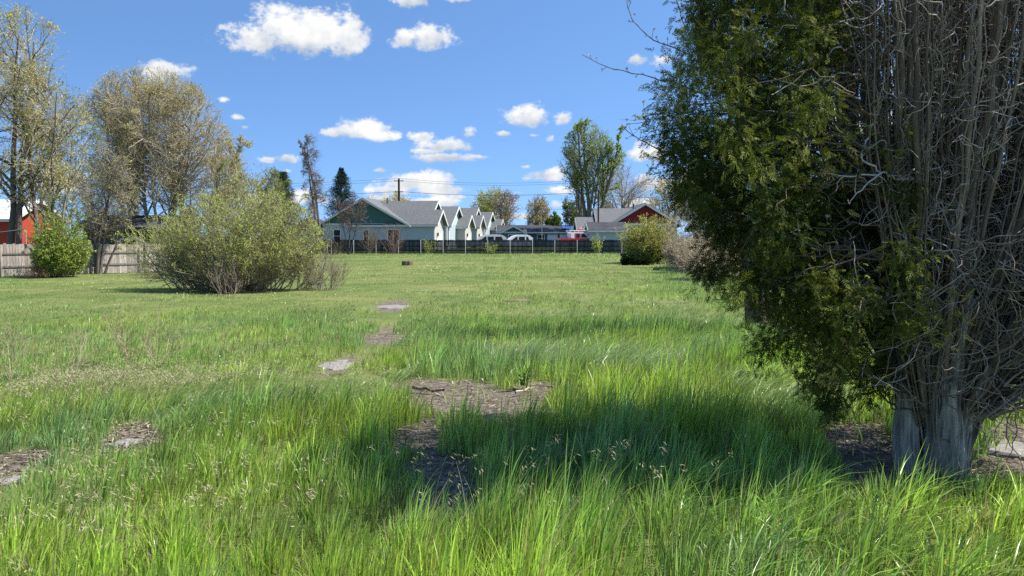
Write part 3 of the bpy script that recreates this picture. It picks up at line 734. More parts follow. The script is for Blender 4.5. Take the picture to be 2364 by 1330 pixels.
def conifer(name, label, base, H, R, c0, c1, seed, round_=1.0, droop=-.1):
    global rng
    keep = rng; rng = np.random.default_rng(seed)
    root = thing(name, label, 'tree', (base[0], base[1], float(terrain(*base)) - .05))
    P, Rr = grow(np.zeros((1, 3)), np.array([[0, 0, 1.]]), H, R * .075, .02, 12, .01)
    tb = MB(); tb.tubes(P, Rr, 7, (.09, .07, .055)); tb.build('trunk', M_BARK, root)
    n = int(H * 40); t = .08 + .92 * rng.random(n) ** .85; a = rng.random(n) * 6.283
    S = np.stack([np.zeros(n), np.zeros(n), t * H], -1); Ln = R * np.maximum(1 - t, .03) ** (.85 * round_) * (.6 + .5 * rng.random(n)) + .1
    D = unit(np.stack([np.cos(a), np.sin(a), droop + .55 * t], -1))
    P1, R1 = grow(S, D, Ln, .03, .01, 6, .06, (0, 0, .05))
    cb = MB(); cb.tubes(P1, R1, 3, (.08, .065, .05))
    S, D, r, t_ = spawn(P1, R1, 9, .15, 1, 25, 65)
    k = np.repeat(Ln, 9)
    P2, R2 = grow(S, D, np.minimum(.55, k * .4) * (.6 + .6 * rng.random(len(S))), .012, .005, 3, .1, (0, 0, -.05))
    leafy(cb, P2, 9, .17, .05, c0, c1, 0.0, .1)
    cb.build('crown', M_SCALE, root); rng = keep
    return root
conifer('spruce_tree', 'dark blue-green pointed spruce behind the left slope of the teal gable', gxy(790, 112), 11.4, 4.4, (.018, .045, .035), (.05, .085, .06), 51)
conifer('pine_tree', 'round-topped dark green pine peeping over the willow bush', gxy(655, 120), 11.4, 3.0, (.03, .055, .025), (.07, .10, .035), 52, .55)

# beyond the houses, left to right
def far(name, label, px, Y, ptop, pw, leafc, bark, twig, seed, lv=((10, .38), (7, .19), (6, .09)), nl=4, ls=(.28, .13), stems=None, cy=.58, ry=.46, trop=(.03, .03, .02), tw=.03, dead_low=.2, group=None):
    b = gxy(px, Y); H = float(at(px, ptop, Y)[2]) - float(terrain(*b)); wd = pw / F * Y / 2
    st = stems or [(0, 0, .02, 0, H * .8, H * .02), (.3, 0, .13, .05, H * .72, H * .015), (-.3, 0, -.13, -.05, H * .72, H * .015)]
    st = [(a, c, d, e, l, r) for a, c, d, e, l, r in st]
    return tree(name, label, b, st, [((0, 0, H * cy), (wd, wd * .8, H * ry))], bark, twig, tuple((m, l * H) for m, l in lv), (nl, ls[0], ls[1], *leafc) if leafc else None, seed, trop=trop, tw=tw, dead_low=dead_low, group=group)
far('maple_tree', 'low ochre budding tree showing over the grey roof of the front house', 915, 165, 442, 120, (OC0, OC1), GREY, TWG, 61)
far('maple_tree', 'pale bare treetop over the roof ridge left of the utility pole', 868, 170, 444, 70, ((.3, .27, .2), OC1), GREY, PALE, 62, nl=1)
far('cottonwood_tree', 'rounded yellow-green tree right of the row of gabled houses', 1128, 165, 422, 92, ((.24, .29, .05), (.40, .42, .12)), GREY, TWG, 63, nl=6)
far('maple_tree', 'tan twiggy tree overlapping the right half of the rounded yellow-green tree', 1165, 158, 430, 84, ((.22, .17, .09), (.34, .25, .13)), GREY, (.28, .21, .16), 64, nl=2)
far('juniper_tree', 'short dense bright green tree behind the last gabled house', 1122, 150, 486, 62, ((.05, .11, .015), (.11, .17, .03)), DKB, DKB, 65, nl=8)
far('maple_tree', 'pale ochre young tree standing alone above the dark-roofed long house', 1241, 150, 447, 66, ((.30, .23, .12), (.42, .34, .18)), GREY, (.33, .26, .19), 66, nl=3, trop=(.03, .07, .05))
far('crabapple_tree', 'small green tree right of the pale ochre tree', 1278, 145, 490, 40, ((.07, .12, .025), (.15, .2, .04)), GREY, TWG, 67, nl=6)
far('crabapple_tree', 'small dark green tree at the foot of the tall cottonwood', 1328, 135, 442, 62, ((.06, .10, .025), (.13, .18, .04)), DKB, TWG, 68, nl=5)
b = gxy(1362, 128)
H = float(at(1362, 288, 128)[2])
tree('cottonwood_tree', 'tall vase-shaped cottonwood with fresh green leaves, tallest tree in the far row', b,
     [(-.3, 0, -.16, 0, H * .97, .40), (.2, 0, .0, 0, H * .98, .46), (.3, 0, .13, 0, H * .96, .38), (.6, 0, .30, 0, H * .8, .3), (-.5, .2, -.30, .1, H * .72, .26), (0, .3, .2, .3, H * .8, .25), (0, -.3, -.1, -.25, H * .8, .25)],
     [((-.2, 0, H * .68), (4.9, 4.2, H * .325)), ((3.4, 0, H * .60), (3.2, 3.0, H * .2)), ((-3.6, 0, H * .56), (2.6, 2.6, H * .24))], (.14, .12, .10), (.24, .2, .14),
     ((13, 5.0), (8, 2.3), (6, 1.1)), (3, .25, .13, (.20, .28, .045), (.36, .42, .10)), 69, trop=(.05, .07, .05), tw=.03, dead_low=.38, taper=.35, ang=(25, 50))
far('maple_tree', 'greyish bare spreading tree to the right of the tall cottonwood', 1436, 138, 368, 150, None, (.26, .22, .19), (.46, .40, .35), 70, cy=.55, ry=.47, nl=0, lv=((11, .42), (8, .22), (7, .11)))
far('maple_tree', 'small green-tinged tree between cottonwood trunk and bare spreading tree', 1400, 150, 452, 70, ((.14, .16, .05), (.24, .23, .09)), GREY, TWG, 71, nl=3)
far('maple_tree', 'ochre budding tree behind the right slope of the red gable', 1545, 120, 405, 130, (OC0, OC1), GREY, (.3, .25, .2), 72, nl=2)
far('elm_tree', 'brownish tree behind the dark cable pole near the conifer', 1610, 105, 380, 130, (OC0, (.3, .28, .1)), GREY, TWG, 73, nl=2)
for i, (px, Y, pt, pw, lab) in enumerate([(440, 150, 470, 150, 'distant hazy tan tree behind the broad round elm'), (600, 160, 448, 110, 'distant tan tree behind the feathery willow tree'), (1690, 120, 420, 160, 'distant ochre tree seen through the conifer foliage'),
                                          (1850, 110, 400, 200, 'distant olive tree behind the wooden fence on the right'), (70, 140, 440, 200, 'distant olive tree above the red barn roof'), (-150, 90, 300, 300, 'tall olive tree outside the left edge')]):
    if i < 5: far('maple_tree', lab, px, Y, pt, pw, ((.17, .17, .06), (.29, .25, .1)), GREY, TWG, 80 + i, nl=3)

# right boundary: bushes
b = gxy(1500, 60)
shrub('willow_bush', 'rounded yellow-green bush in front of the red gabled house', b, 110,
      [((0, 0, 1.7), (2.4, 1.8, 2.1))], 3.4, 1.0, (.3, .25, .19), (.27, .25, .13), (3, .10, .035, (.40, .43, .08), (.64, .60, .20)), 91, ((9, 1.1), (6, .5)), tw=.01, r0=.025, basew=.8)
b = gxy(1472, 57)
shrub('juniper_shrub', 'low nearly black-green juniper at the left foot of the yellow-green bush', b, 60,
      [((0, 0, .3), (1.3, .8, .75))], 1.3, 1.3, DKB, (.05, .06, .03), (7, .12, .05, (.015, .03, .012), (.035, .06, .02)), 92, ((7, .6), (5, .3)), tw=.01, r0=.015, basew=.5)
for i, (px, Y, R_, hh, lab) in enumerate([(1592, 52, 2.0, 4.4, 'tall bare pinkish shrub right of the yellow-green bush'), (1625, 44, 2.0, 3.2, 'wide bare pale shrub in the middle of the bare thicket'), (1650, 37, 1.6, 2.4, 'nearest bare grey-pink shrub, beside the conifer foliage'), (1670, 50, 2.2, 4.2, 'bare light-brown shrub half hidden behind the conifer foliage'), (1585, 58, 1.6, 2.2, 'low bare shrub at the far end of the bare thicket')]):
    b = gxy(px, Y)
    shrub('bare_shrub', lab, b, 46, [((0, 0, hh * .42), (R_, R_, hh * .62))], hh * 1.05, 1.1, (.36, .30, .26), (.58, .49, .44), None, 100 + i, ((7, 1.2), (4, .6)), tw=.016, r0=.026, basew=.9, wob=.24)

# ------------------------------------------------------------------ the tree behind the near conifer: only its twigs reach into view
b = (5.35, 16.5)
tree('plum_tree', 'budding deciduous tree whose thin leafy twigs poke out left of the near conifer', b,
     [(0, 0, -.06, 0, 7.4, .13), (.2, .1, .1, .05, 7.2, .11), (-.2, 0, -.2, -.02, 6.8, .1)],
     [((-.6, 0, 5.2), (2.6, 1.3, 3.4))], DKB, (.11, .095, .08), ((9, 2.6), (6, 1.2), (4, .55)), None, 121, tw=.009, wob=(.08, .14, .16, .2))
def plum_leaves():
    global rng
    rng = np.random.default_rng(122)
    root = [o for o in COL.objects if o.name.startswith('plum_tree')][0]
    me = [c for c in root.children if c.name.startswith('crown')][0].data
    co = np.zeros(len(me.vertices) * 3, np.float32); me.vertices.foreach_get('co', co); co = co.reshape(-1, 3)
    pick = co[rng.choice(len(co), 3200, replace=False)]
    mb = MB()
    for k in range(6):
        d = unit(rdir(len(pick)) + np.array([0, 0, .3]))
        mb.leaves(pick, d, rdir(len(pick)), .05 + .03 * rng.random(len(pick)), .016 + .008 * rng.random(len(pick)), tint((.16, .20, .05), (.32, .34, .12), len(pick)))
    mb.build('leaves', M_LEAF, root)
    o0 = np.array(root.location); wm_ = MB()
    for pts in ([(1620, 215), (1560, 192), (1500, 178), (1440, 165), (1390, 150), (1345, 128)], [(1600, 130), (1550, 108), (1505, 92), (1470, 60), (1452, 25), (1440, -15)], [(1600, 385), (1540, 352), (1480, 325), (1450, 305), (1436, 288)], [(1610, 330), (1560, 300), (1520, 310), (1480, 300)], [(1640, 160), (1580, 60), (1560, 0), (1540, -40)]):
        P = np.array([at(px, py, 16.2) for px, py in pts]) - o0; K = 14; t = np.linspace(0, len(P) - 1, K)
        Q = np.stack([np.interp(t, np.arange(len(P)), P[:, i]) for i in range(3)], -1) + rng.normal(size=(K, 3)) * .012
        wm_.tubes(Q[None], np.linspace(.014, .006, K)[None], 4, (.10, .085, .07))
        S, D, r, t_ = spawn(Q[None], np.full((1, K), .006), 9, .2, .98, 30, 70); P2, R2 = grow(S, D, .10 + .12 * rng.random(len(S)), .006, .004, 4, .2); wm_.tubes(P2, R2, 3, (.12, .10, .08))
        tp_ = P2[P2[:, -1, 0] > Q[6, 0] - 9][:, -1]; tp_ = np.repeat(tp_, 5, 0); wm_.leaves(tp_, rdir(len(tp_)), rdir(len(tp_)), .05, .018, tint((.18, .21, .06), (.34, .35, .13), len(tp_)))
    wm_.build('wand_branches', M_TWIG, root)
plum_leaves()
#@@CONIFER
# ------------------------------------------------------------------ near conifer (old arborvitae, half dead)
rng = np.random.default_rng(55)
TB = np.array([TRUNK_XY[0], TRUNK_XY[1], float(terrain(*TRUNK_XY)) - .05])
conif = thing('arborvitae_tree', 'large old conifer with bare grey stems and green foliage at right', 'tree', TB)
BK0, BK1 = (.115, .085, .062), (.25, .195, .15)
# fluted trunk made of fused stems
tb = MB()
cols = [(-.25, .0, .15, -.05), (-.10, -.1, .12, -.02), (.03, -.14, .14, .0), (.17, -.08, .13, .05), (.27, .03, .12, .16), (.05, .12, .17, .02), (-.14, .12, .14, -.04)]
for (dx, dy, r, lx) in cols:
    dx = dx * .72 + .04; dy *= .8; r *= .6
    K = 26; S = 26
    z = np.linspace(0, 2.3, K); P = np.stack([dx + lx * z * .8 + dx * .55 * z + .02 * np.sin(z * 5 + dx * 20), dy + dy * .6 * z + .03 * np.sin(z * 5 + dy * 30), z], -1)[None]
    R = (r * np.interp(z, [0, .12, .35, .8, 1.3, 2.3], [1.5, 1.25, 1.12, .85, .6, .34]))[None]
    an = np.arange(S)
    rid = .16 * rng.random(S) + .07 * np.sin(an * 2.3 + dx * 50)
    rn = 1 + rid[None, None, :, None] * (.8 + .4 * rng.random((1, K, S, 1)))
    tb.tubes(P, R, S, np.repeat(tint((.19, .16, .135), (.36, .315, .27), 1, .05), 1, 0), rn)
ns = 170; ci = rng.integers(0, len(cols), ns)
for i in range(ns):
    dx, dy, r, lx = cols[ci[i]]; dx = dx * .72 + .04; dy *= .8; r *= .6
    z0 = rng.uniform(-.02, 1.1); z = np.linspace(z0, z0 + rng.uniform(.25, .9), 9); a = rng.random() * 6.283
    rr = r * np.interp(z, [0, .12, .35, .8, 1.3, 2.3], [1.5, 1.25, 1.12, .85, .6, .34]) * 1.07 + .012 * np.linspace(0, 1, 9) ** 6 * rng.random()
    a = a + np.cumsum(rng.normal(size=9) * .035)
    P = np.stack([dx + lx * z * .8 + dx * .55 * z + rr * np.cos(a), dy + dy * .6 * z + rr * np.sin(a), z], -1)[None]
    w_ = rng.uniform(.004, .011); tb.tubes(P, (w_ * np.sin(np.linspace(.25, 2.9, 9)))[None], 5, tint((.10, .08, .062), (.33, .28, .235), 1, .1))
tb.build('trunk', M_TRUNK, conif, True)
# stems fanning up out of the trunk
n = 420
u = rng.random(n); vv = rng.random(n)
tx = -1.0 + 3.3 * u; ty = -.9 + 2.2 * vv
S = np.stack([np.clip(tx * .16, -.28, .32) + rng.normal(size=n) * .04, ty * .14, .45 + .4 * rng.random(n)], -1)
E = np.stack([tx, ty, 4.6 + .8 * rng.random(n)], -1)
K = 16; t = np.linspace(0, 1, K)[None, :, None]
# rise steeply, spread low down
bow = np.stack([tx * .28, ty * .25, np.zeros(n)], -1)[:, None, :] * np.sin(t * math.pi) * .9
P = S[:, None, :] * (1 - t) + E[:, None, :] * t + bow
wv = np.cumsum(rng.normal(size=(n, K, 3)) * np.array([.02, .02, 0]), 1); P = P + wv * np.minimum(1, t * 3)
r0 = np.where(np.arange(n) < 120, (.018 + .034 * rng.random(n) ** 2), .006 + .008 * rng.random(n))
R = r0[:, None] * (1 - .72 * t[..., 0])
stm = MB(); stm.tubes(P, R, 7, tint(BK0, BK1, n, .15)); 
stm.build('stems', M_BARK, conif, True)
STEMS, STEMR = P, R
# crooked dead twigs
tw = MB()
S, D, r, t_ = spawn(P, R, 7, .06, .98, 18, 55)
D = unit(D + np.array([0, -.25, .15]))
P1, R1 = grow(S, D, .22 + .5 * rng.random(len(S)), np.minimum(r * .5, .009), .0035, 10, .3, (0, 0, .12)); tw.tubes(P1, R1, 5, tint(BK0, (.42, .37, .32), len(S), .2))
S, D, r, t_ = spawn(P1, R1, 4, .15, 1, 30, 85)
P2, R2 = grow(S, D, .10 + .28 * rng.random(len(S)), .0045, .002, 7, .42); tw.tubes(P2, R2, 4, tint(BK0, (.45, .40, .35), len(S), .2))
# long hanging crooked twigs low on the camera side
n2 = 200
S = np.stack([rng.uniform(-.5, .85, n2), rng.uniform(-.75, -.25, n2), rng.uniform(.7, 2.1, n2)], -1); 
P3, R3 = grow(S, unit(np.stack([rng.normal(size=n2) * .6, -.3 + rng.normal(size=n2) * .3, -.8 + .6 * rng.random(n2)], -1)), .3 + .6 * rng.random(n2), .0055, .002, 12, .33, (0, 0, -.03))
tw.tubes(P3, R3, 5, tint(BK0, (.30, .25, .21), n2, .25))
# fine right-hand spray fanning low
n3 = 170
S = np.stack([rng.uniform(.1, .45, n3), rng.uniform(-.4, .4, n3), rng.uniform(.55, 1.3, n3)], -1)
P4, R4 = grow(S, unit(np.stack([.9 + .3 * rng.random(n3), rng.normal(size=n3) * .4, .2 + .9 * rng.random(n3)], -1)), .8 + 1.0 * rng.random(n3), .012, .004, 10, .16, (0, 0, .05))
tw.tubes(P4, R4, 5, tint(BK0, BK1, n3, .2))
S, D, r, t_ = spawn(P4, R4, 5, .2, 1, 25, 70); P5, R5 = grow(S, D, .2 + .3 * rng.random(len(S)), .005, .002, 6, .3); tw.tubes(P5, R5, 4, tint(BK0, (.4, .35, .3), len(S), .2))
# pale broken snag reaching left
sn = np.array([at(1790, 285, 5.9), at(1840, 262, 5.9), at(1900, 195, 5.9), at(1935, 165, 6.0), at(1990, 172, 6.2), at(2060, 250, 6.5)]) - TB
sn2 = np.array([at(1900, 400, 5.8), at(1960, 408, 5.8), at(2040, 400, 5.9), at(1985, 365, 5.9), at(2010, 300, 6.0), at(2030, 240, 6.2)]) - TB
sn3 = np.array([at(1960, 470, 5.8), at(1985, 440, 5.8), at(2040, 395, 5.9), at(2070, 415, 6), at(2110, 410, 6.1), at(2150, 470, 6.4)]) - TB
for q in (sn, sn2, sn3):
    t = np.linspace(0, 5, 26); Q = np.stack([np.interp(t, np.arange(6), q[:, i]) for i in range(3)], -1)
    Q[1:-1] = (Q[:-2] + 2 * Q[1:-1] + Q[2:]) / 4; Q = Q + rng.normal(size=Q.shape) * .006
    tw.tubes(Q[None], np.linspace(.004, .011, 26)[None], 6, (.50, .45, .40))
    S, D, r, t_ = spawn(Q[None], np.full((1, 26), .006), 7, .1, .9, 30, 70); P7, R7 = grow(S, D, .1 + .2 * rng.random(len(S)), .005, .002, 8, .35); tw.tubes(P7, R7, 4, (.46, .41, .36))
tw.build('twigs', M_TWIG, conif)
# foliage: drooping fans of scale leaves, grouped in clumps
ZL = np.array([.6, 1.0, 1.3, 1.6, 2.0, 2.4, 3.0, 3.5, 4.0, 4.7, 5.4, 6.0])
XL = np.array([2.8, 2.5, 2.3, 2.0, 1.62, 1.40, 1.28, 1.34, 1.5, 1.9, 2.6, 3.4])
XR = np.array([2.95, 2.95, 3.05, 3.15, 3.2, 3.25, 2.9, 2.85, 3.1, 4.2, 4.6, 4.4])
cc = []
LOBES = [(1640, 40, 70), (1720, 30, 70), (1620, 130, 60), (1590, 210, 58), (1562, 290, 42), (1572, 350, 42), (1600, 400, 65), (1680, 120, 85), (1760, 180, 90), (1850, 60, 80), (1930, 50, 60), (1900, 150, 50),
         (1680, 260, 95), (1780, 300, 95), (1850, 250, 75), (1640, 340, 75), (1720, 400, 95), (1820, 400, 95), (1625, 460, 50), (1592, 440, 28), (1700, 500, 75), (1800, 510, 85), (1900, 480, 65), (1950, 340, 45), (1960, 430, 40),
         (1690, 570, 55), (1655, 530, 32), (1645, 615, 38), (1720, 640, 55), (1800, 600, 75), (1890, 580, 85), (1980, 540, 75), (2040, 580, 55), (2070, 500, 38), (2010, 630, 75), (1920, 680, 75), (1820, 690, 65), (1755, 700, 42), (1860, 765, 62),
         (1950, 760, 62), (2020, 715, 45), (1900, 840, 48), (1880, 885, 34), (1955, 825, 34), (1772, 800, 24), (1918, 915, 24), (2092, 610, 30), (2140, 600, 24), (2095, 440, 26), (2055, 340, 24), (2170, 740, 26), (2090, 750, 30), (2030, 850, 14), (2000, 875, 16),
         (1660, -60, 100), (1800, -80, 110), (1950, -100, 90), (1730, -200, 120), (1900, -230, 120)]
for (px, py, r) in LOBES:
    Y0 = 6.5 + rng.uniform(-.5, .5) + (.0 if py < 700 else -.1)
    for k in range(max(4, int(r * r / (400 if px > 1690 else 480)))):
        a = rng.random() * 6.283; q = r * .74 * math.sqrt(rng.random()); cc.append(tuple(at(px + q * math.cos(a), py + q * math.sin(a), Y0 + rng.normal() * min(.45, r / 110))))
for k in range(70):   # unseen outer crown past the right edge, added to shade the stems
    a = rng.uniform(-.9, 1.4); z = rng.uniform(.9, 6.0); rr_ = 2.0 - .25 * abs(z - 3); cc.append((3.75 + rr_ * math.cos(a) + .1, 6.7 + rr_ * math.sin(a) * .9, z + .3))
for k in range(60):  # unseen crown top, added so less sun and sky reach the stems
    cc.append((rng.uniform(2.4, 5.6), rng.uniform(5.7, 7.8), rng.uniform(4.7, 6.2)))
for k in range(95):   # crown on the far side and top, out of view to the right
    z = rng.uniform(3.2, 6.0); cc.append((rng.uniform(3.4, 6.2), 6.55 + rng.uniform(.4, 1.9), z))
for (px, py, Y) in [(2110, 600, 5.7), (2100, 655, 5.8), (2095, 440, 5.8), (2055, 340, 5.9), (2170, 740, 5.8), (2080, 750, 6.1), (1930, 30, 6.0), (1960, 60, 6.0), (1900, 60, 6.0), (1880, 100, 6.), (1940, 110, 6.0), (1820, 130, 6.1), (1760, 150, 6.0), (2365, 930, 6.6), (2380, 640, 6.6)]:
    cc.append(tuple(at(px, py, Y)))
for k in range(260):   # dense far side behind the stems
    z = rng.uniform(.9, 6.2); cc.append((rng.uniform(2.9, 6.4), 6.55 + rng.uniform(1.0, 2.1), z))
cc = np.array(cc) - TB
# supporting branches from the nearest stems
bst = MB(); sel_cc = cc[rng.random(len(cc)) < .34]; n = len(sel_cc)
sp = STEMS.reshape(-1, 3)
sel = np.zeros(n, int)
for i in range(n):
    d = np.linalg.norm((sp - sel_cc[i]) * np.array([1, 1, 1.0]) + np.array([0, 0, .45]), axis=1); sel[i] = np.argmin(d + rng.random(len(d)) * .25)
A = sp[sel]; K = 9; t = np.linspace(0, 1, K)[None, :, None]
P = A[:, None] * (1 - t) + sel_cc[:, None] * t + np.array([0, 0, .07]) * np.sin(t * 3.14) * np.linalg.norm(sel_cc - A, axis=1)[:, None, None]
P = P + np.cumsum(rng.normal(size=(n, K, 3)) * .045, 1) * np.minimum(1, np.minimum(t, 1 - t) * 5)
bst.tubes(P, np.linspace(.009, .0035, K)[None] * (.7 + .6 * rng.random((n, 1))), 5, tint((.09, .075, .06), BK0, n, .2))
S, D, r, t_ = spawn(P, np.full(P.shape[:2], .006), 3, .2, .9, 30, 80); P6, R6 = grow(S, D, .12 + .3 * rng.random(len(S)), .005, .002, 7, .35); bst.tubes(P6, R6, 4, tint(BK0, (.45, .40, .35), len(S), .2))
bst.build('branches', M_TWIG, conif)
fo = MB()
m = 54                                             # sprays per clump
base = np.repeat(cc, m, 0); n = len(base)
rad = np.repeat(.06 + .075 * rng.random(len(cc)), m)[:, None]
pos = base + rng.normal(size=(n, 3)) * rad * np.array([.75, .75, .9])
out_ = unit(pos - np.repeat(cc, m, 0) + np.array([-.04, -.03, -.07]) + rng.normal(size=(n, 3)) * .05)
ax = unit(out_ + np.array([0, 0, -.1]) + rng.normal(size=(n, 3)) * .3)
nr = rdir(n); nr = unit(nr - ax * (nr * ax).sum(1, keepdims=True)); sd = np.cross(ax, nr)
ccol = np.repeat(tint((.016, .033, .008), (.155, .17, .028), len(cc), .45), m, 0)
ln = .055 + .05 * rng.random(n)
for j, (tt, an) in enumerate([(0, 0)] + [(tq, sg * (.85 - .35 * tq)) for tq in (.08, .24, .4, .56, .72, .86) for sg in (1, -1)]):
    q = pos + ax * (ln * tt)[:, None]; d = unit(ax * math.cos(an) + sd * math.sin(an) + rng.normal(size=(n, 3)) * .18)
    l_ = ln * (1.0 if j == 0 else .46 - .26 * tt)
    fo.leaves(q, d, unit(nr + rng.normal(size=(n, 3)) * .25), l_, np.where(j == 0, .006, .0065), ccol * (.75 + .5 * rng.random((n, 1))))
# a few rusty dead sprays
pk = rng.choice(len(sp), 60); dp = np.repeat(sp[pk] + rng.normal(size=(60, 3)) * .12, 5, 0)
fo.leaves(dp + rng.normal(size=dp.shape) * .03, rdir(300), rdir(300), .05, .012, tint((.20, .09, .04), (.34, .2, .1), 300))
q = np.repeat((at(1905, 402, 5.78) - TB)[None], 40, 0) + rng.normal(size=(40, 3)) * .03
fo.leaves(q, rdir(40), rdir(40), .05, .012, tint((.5, .34, .18), (.62, .45, .27), 40))
fo.build('foliage', M_SCALE, conif)
#@@BUILT
# ------------------------------------------------------------------ fences
def plank_fence(name, label, pts, H, step, wb, colA, colB, spacing, postH, post_mat, post_r, railz, rail_side, gap=.012, seed=5, rail_col=None):
    """boards between the points; parts: board_panel, rails, each post"""
    g_ = np.random.default_rng(seed)
    root = thing(name, label, 'fence', (pts[0][0], pts[0][1], 0))
    o0 = np.array(pts[0]); pb = MB(); rb = MB()
    acc = 0
    for (a, b_) in zip(pts[:-1], pts[1:]):
        a = np.array(a, float); b_ = np.array(b_, float); Ld = np.linalg.norm(b_ - a); d = (b_ - a) / Ld; nrm_ = np.array([d[1], -d[0]]) * rail_side
        k = int(Ld / wb)
        for i in range(k):
            s0, s1 = i * wb + gap / 2, (i + 1) * wb - gap / 2
            p0 = a + d * s0 - o0; p1 = a + d * s1 - o0
            z0 = float(terrain(*(a + d * s0))); h = H + g_.normal() * .018; th = .02; off = nrm_ * g_.normal() * .003
            q = [(p0 + off), (p1 + off), (p1 + off - nrm_ * th), (p0 + off - nrm_ * th)]
            v = [(*p, z0 + .03) for p in q] + [(*p, z0 + h) for p in q]
            kk = g_.random(); c = (np.array(colA) * (1 - kk) + np.array(colB) * kk) * (.8 + .4 * g_.random())
            pb.add(v, [(0, 1, 2, 3), (7, 6, 5, 4), (0, 4, 5, 1), (1, 5, 6, 2), (2, 6, 7, 3), (3, 7, 4, 0)], c=c)
        for rz in railz:
            p0 = a - o0 + nrm_ * .006; p1 = b_ - o0 + nrm_ * .006; z0 = float(terrain(*a)); z1 = float(terrain(*b_))
            q0 = [(*p0, z0 + rz), (*(p0 + nrm_ * .045), z0 + rz), (*(p0 + nrm_ * .045), z0 + rz + .09), (*p0, z0 + rz + .09)]
            q1 = [(*p1, z1 + rz), (*(p1 + nrm_ * .045), z1 + rz), (*(p1 + nrm_ * .045), z1 + rz + .09), (*p1, z1 + rz + .09)]
            rb.add(q0 + q1, [(0, 1, 5, 4), (1, 2, 6, 5), (2, 3, 7, 6), (3, 0, 4, 7), (3, 2, 1, 0), (4, 5, 6, 7)], c=np.array(rail_col or colA))
    pb.build('board_panel', M_BOARD, root); rb.build('rail', M_BOARD, root)
    for (a, b_) in zip(pts[:-1], pts[1:]):
        a = np.array(a, float); b_ = np.array(b_, float); Ld = np.linalg.norm(b_ - a); d = (b_ - a) / Ld; nrm_ = np.array([d[1], -d[0]]) * rail_side
        s_ = spacing * .5
        while s_ < Ld:
            p = a + d * s_ + nrm_ * (.056 + post_r) ; z = float(terrain(*p))
            po = MB(); po.tubes(np.array([[[0, 0, -.2], [0, 0, postH - .02], [0, 0, postH]]]), np.array([[post_r, post_r, post_r * .5]]), 8, colA)
            po.build('post', post_mat or M_BOARD, root, loc=(p[0] - o0[0], p[1] - o0[1], z)); s_ += spacing
    return root
M_BOARD = tinted('fence_board', .85, 0, .15, .3, 9, .2, (3, 3, .4))
yb = 88.0
plank_fence('black_fence', 'long black-stained board fence with pale steel posts across the far end of the lot', [(-27, yb), (17, yb)], 1.62, 0, .145, (.02, .024, .027), (.075, .083, .09), 2.55, 1.60, M_STEEL, .04, (.35, .85, 1.42), 1, .013, 5)
lf0 = np.array([-30.5, 35.5]); lf1 = np.array(gxy(335, 46.0)); lf2 = np.array([-20.5, 62.0])
plank_fence('board_fence', 'weathered pale grey board fence along the left edge of the lot', [tuple(lf0), tuple(lf1), tuple(lf2)], 1.70, 0, .14, (.25, .215, .18), (.44, .39, .335), 2.4, 1.5, None, .05, (.5, 1.18), 1, .012, 6, (.2, .17, .14))
plank_fence('brown_fence', 'brown board fence glimpsed through the conifer along the right edge', [(12.5, 40), (9.5, 18)], 1.55, 0, .14, (.13, .10, .08), (.22, .18, .15), 2.4, 1.5, None, .05, (.4, 1.2), 1, .01, 7)

# ------------------------------------------------------------------ buildings
def rect_wall(mb, x0, x1, y0, y1, z0, z1): mb.box(x0, x1, y0, y1, z0, z1)
def gable(root, x0, x1, y0, y1, z0, ze, zr, ax, wall, roof, gmat, trim, oh=.45, wall_name='wall', rk=.5, band=True, gsides=(0, 1)):
    """gabled block. ax='y': ridge runs along y and the gables face -y/+y; ax='x': gables face -x/+x"""
    w = MB(); w.box(x0, x1, y0, y1, z0, ze); w.build(wall_name, wall, root)
    a0, a1 = (x0, x1) if ax == 'y' else (y0, y1); b0, b1 = (y0, y1) if ax == 'y' else (x0, x1)
    am = (a0 + a1) / 2; sl = (zr - ze) / (am - a0)
    for gs in gsides:
        gb = MB(); lo, hi = (b0 - .01, b0 + .1) if gs == 0 else (b1 - .1, b1 + .01)
        gb.prism([(a0 + .003, ze + .002), (a1 - .003, ze + .002), (am, zr)], ax, lo, hi); gb.build('gable', gmat, root)
    th = .16; r = MB(); t_ = MB()
    for sgn in (-1, 1):
        e = am + sgn * (am - a0 + oh); ez = ze - sl * oh
        r.prism([(am, zr + .03), (e, ez + .03), (e, ez + .03 + th * .6), (am, zr + .03 + th)], ax, b0 - rk, b1 + rk)
        for bb, s2 in ((b0 - rk, -1), (b1 + rk, 1)):
            lo, hi = sorted((bb, bb + s2 * .04))
            t_.prism([(am, zr - .14), (e, ez - .14), (e, ez + .03 + th * .6 - .02), (am, zr + .03 + th - .02)], ax, lo, hi)
        lo, hi = sorted((e, e + sgn * .05))
        if ax == 'y': t_.box(lo, hi, b0 - rk, b1 + rk, ez - .14, ez + .08)
        else: t_.box(b0 - rk, b1 + rk, lo, hi, ez - .14, ez + .08)
    if band:
        if ax == 'y': t_.box(a0 - .02, a1 + .02, b0 - .04, b0 - .011, ze - .2, ze + .05)
    r.build('roof', roof, root); t_.build('trim', trim, root)
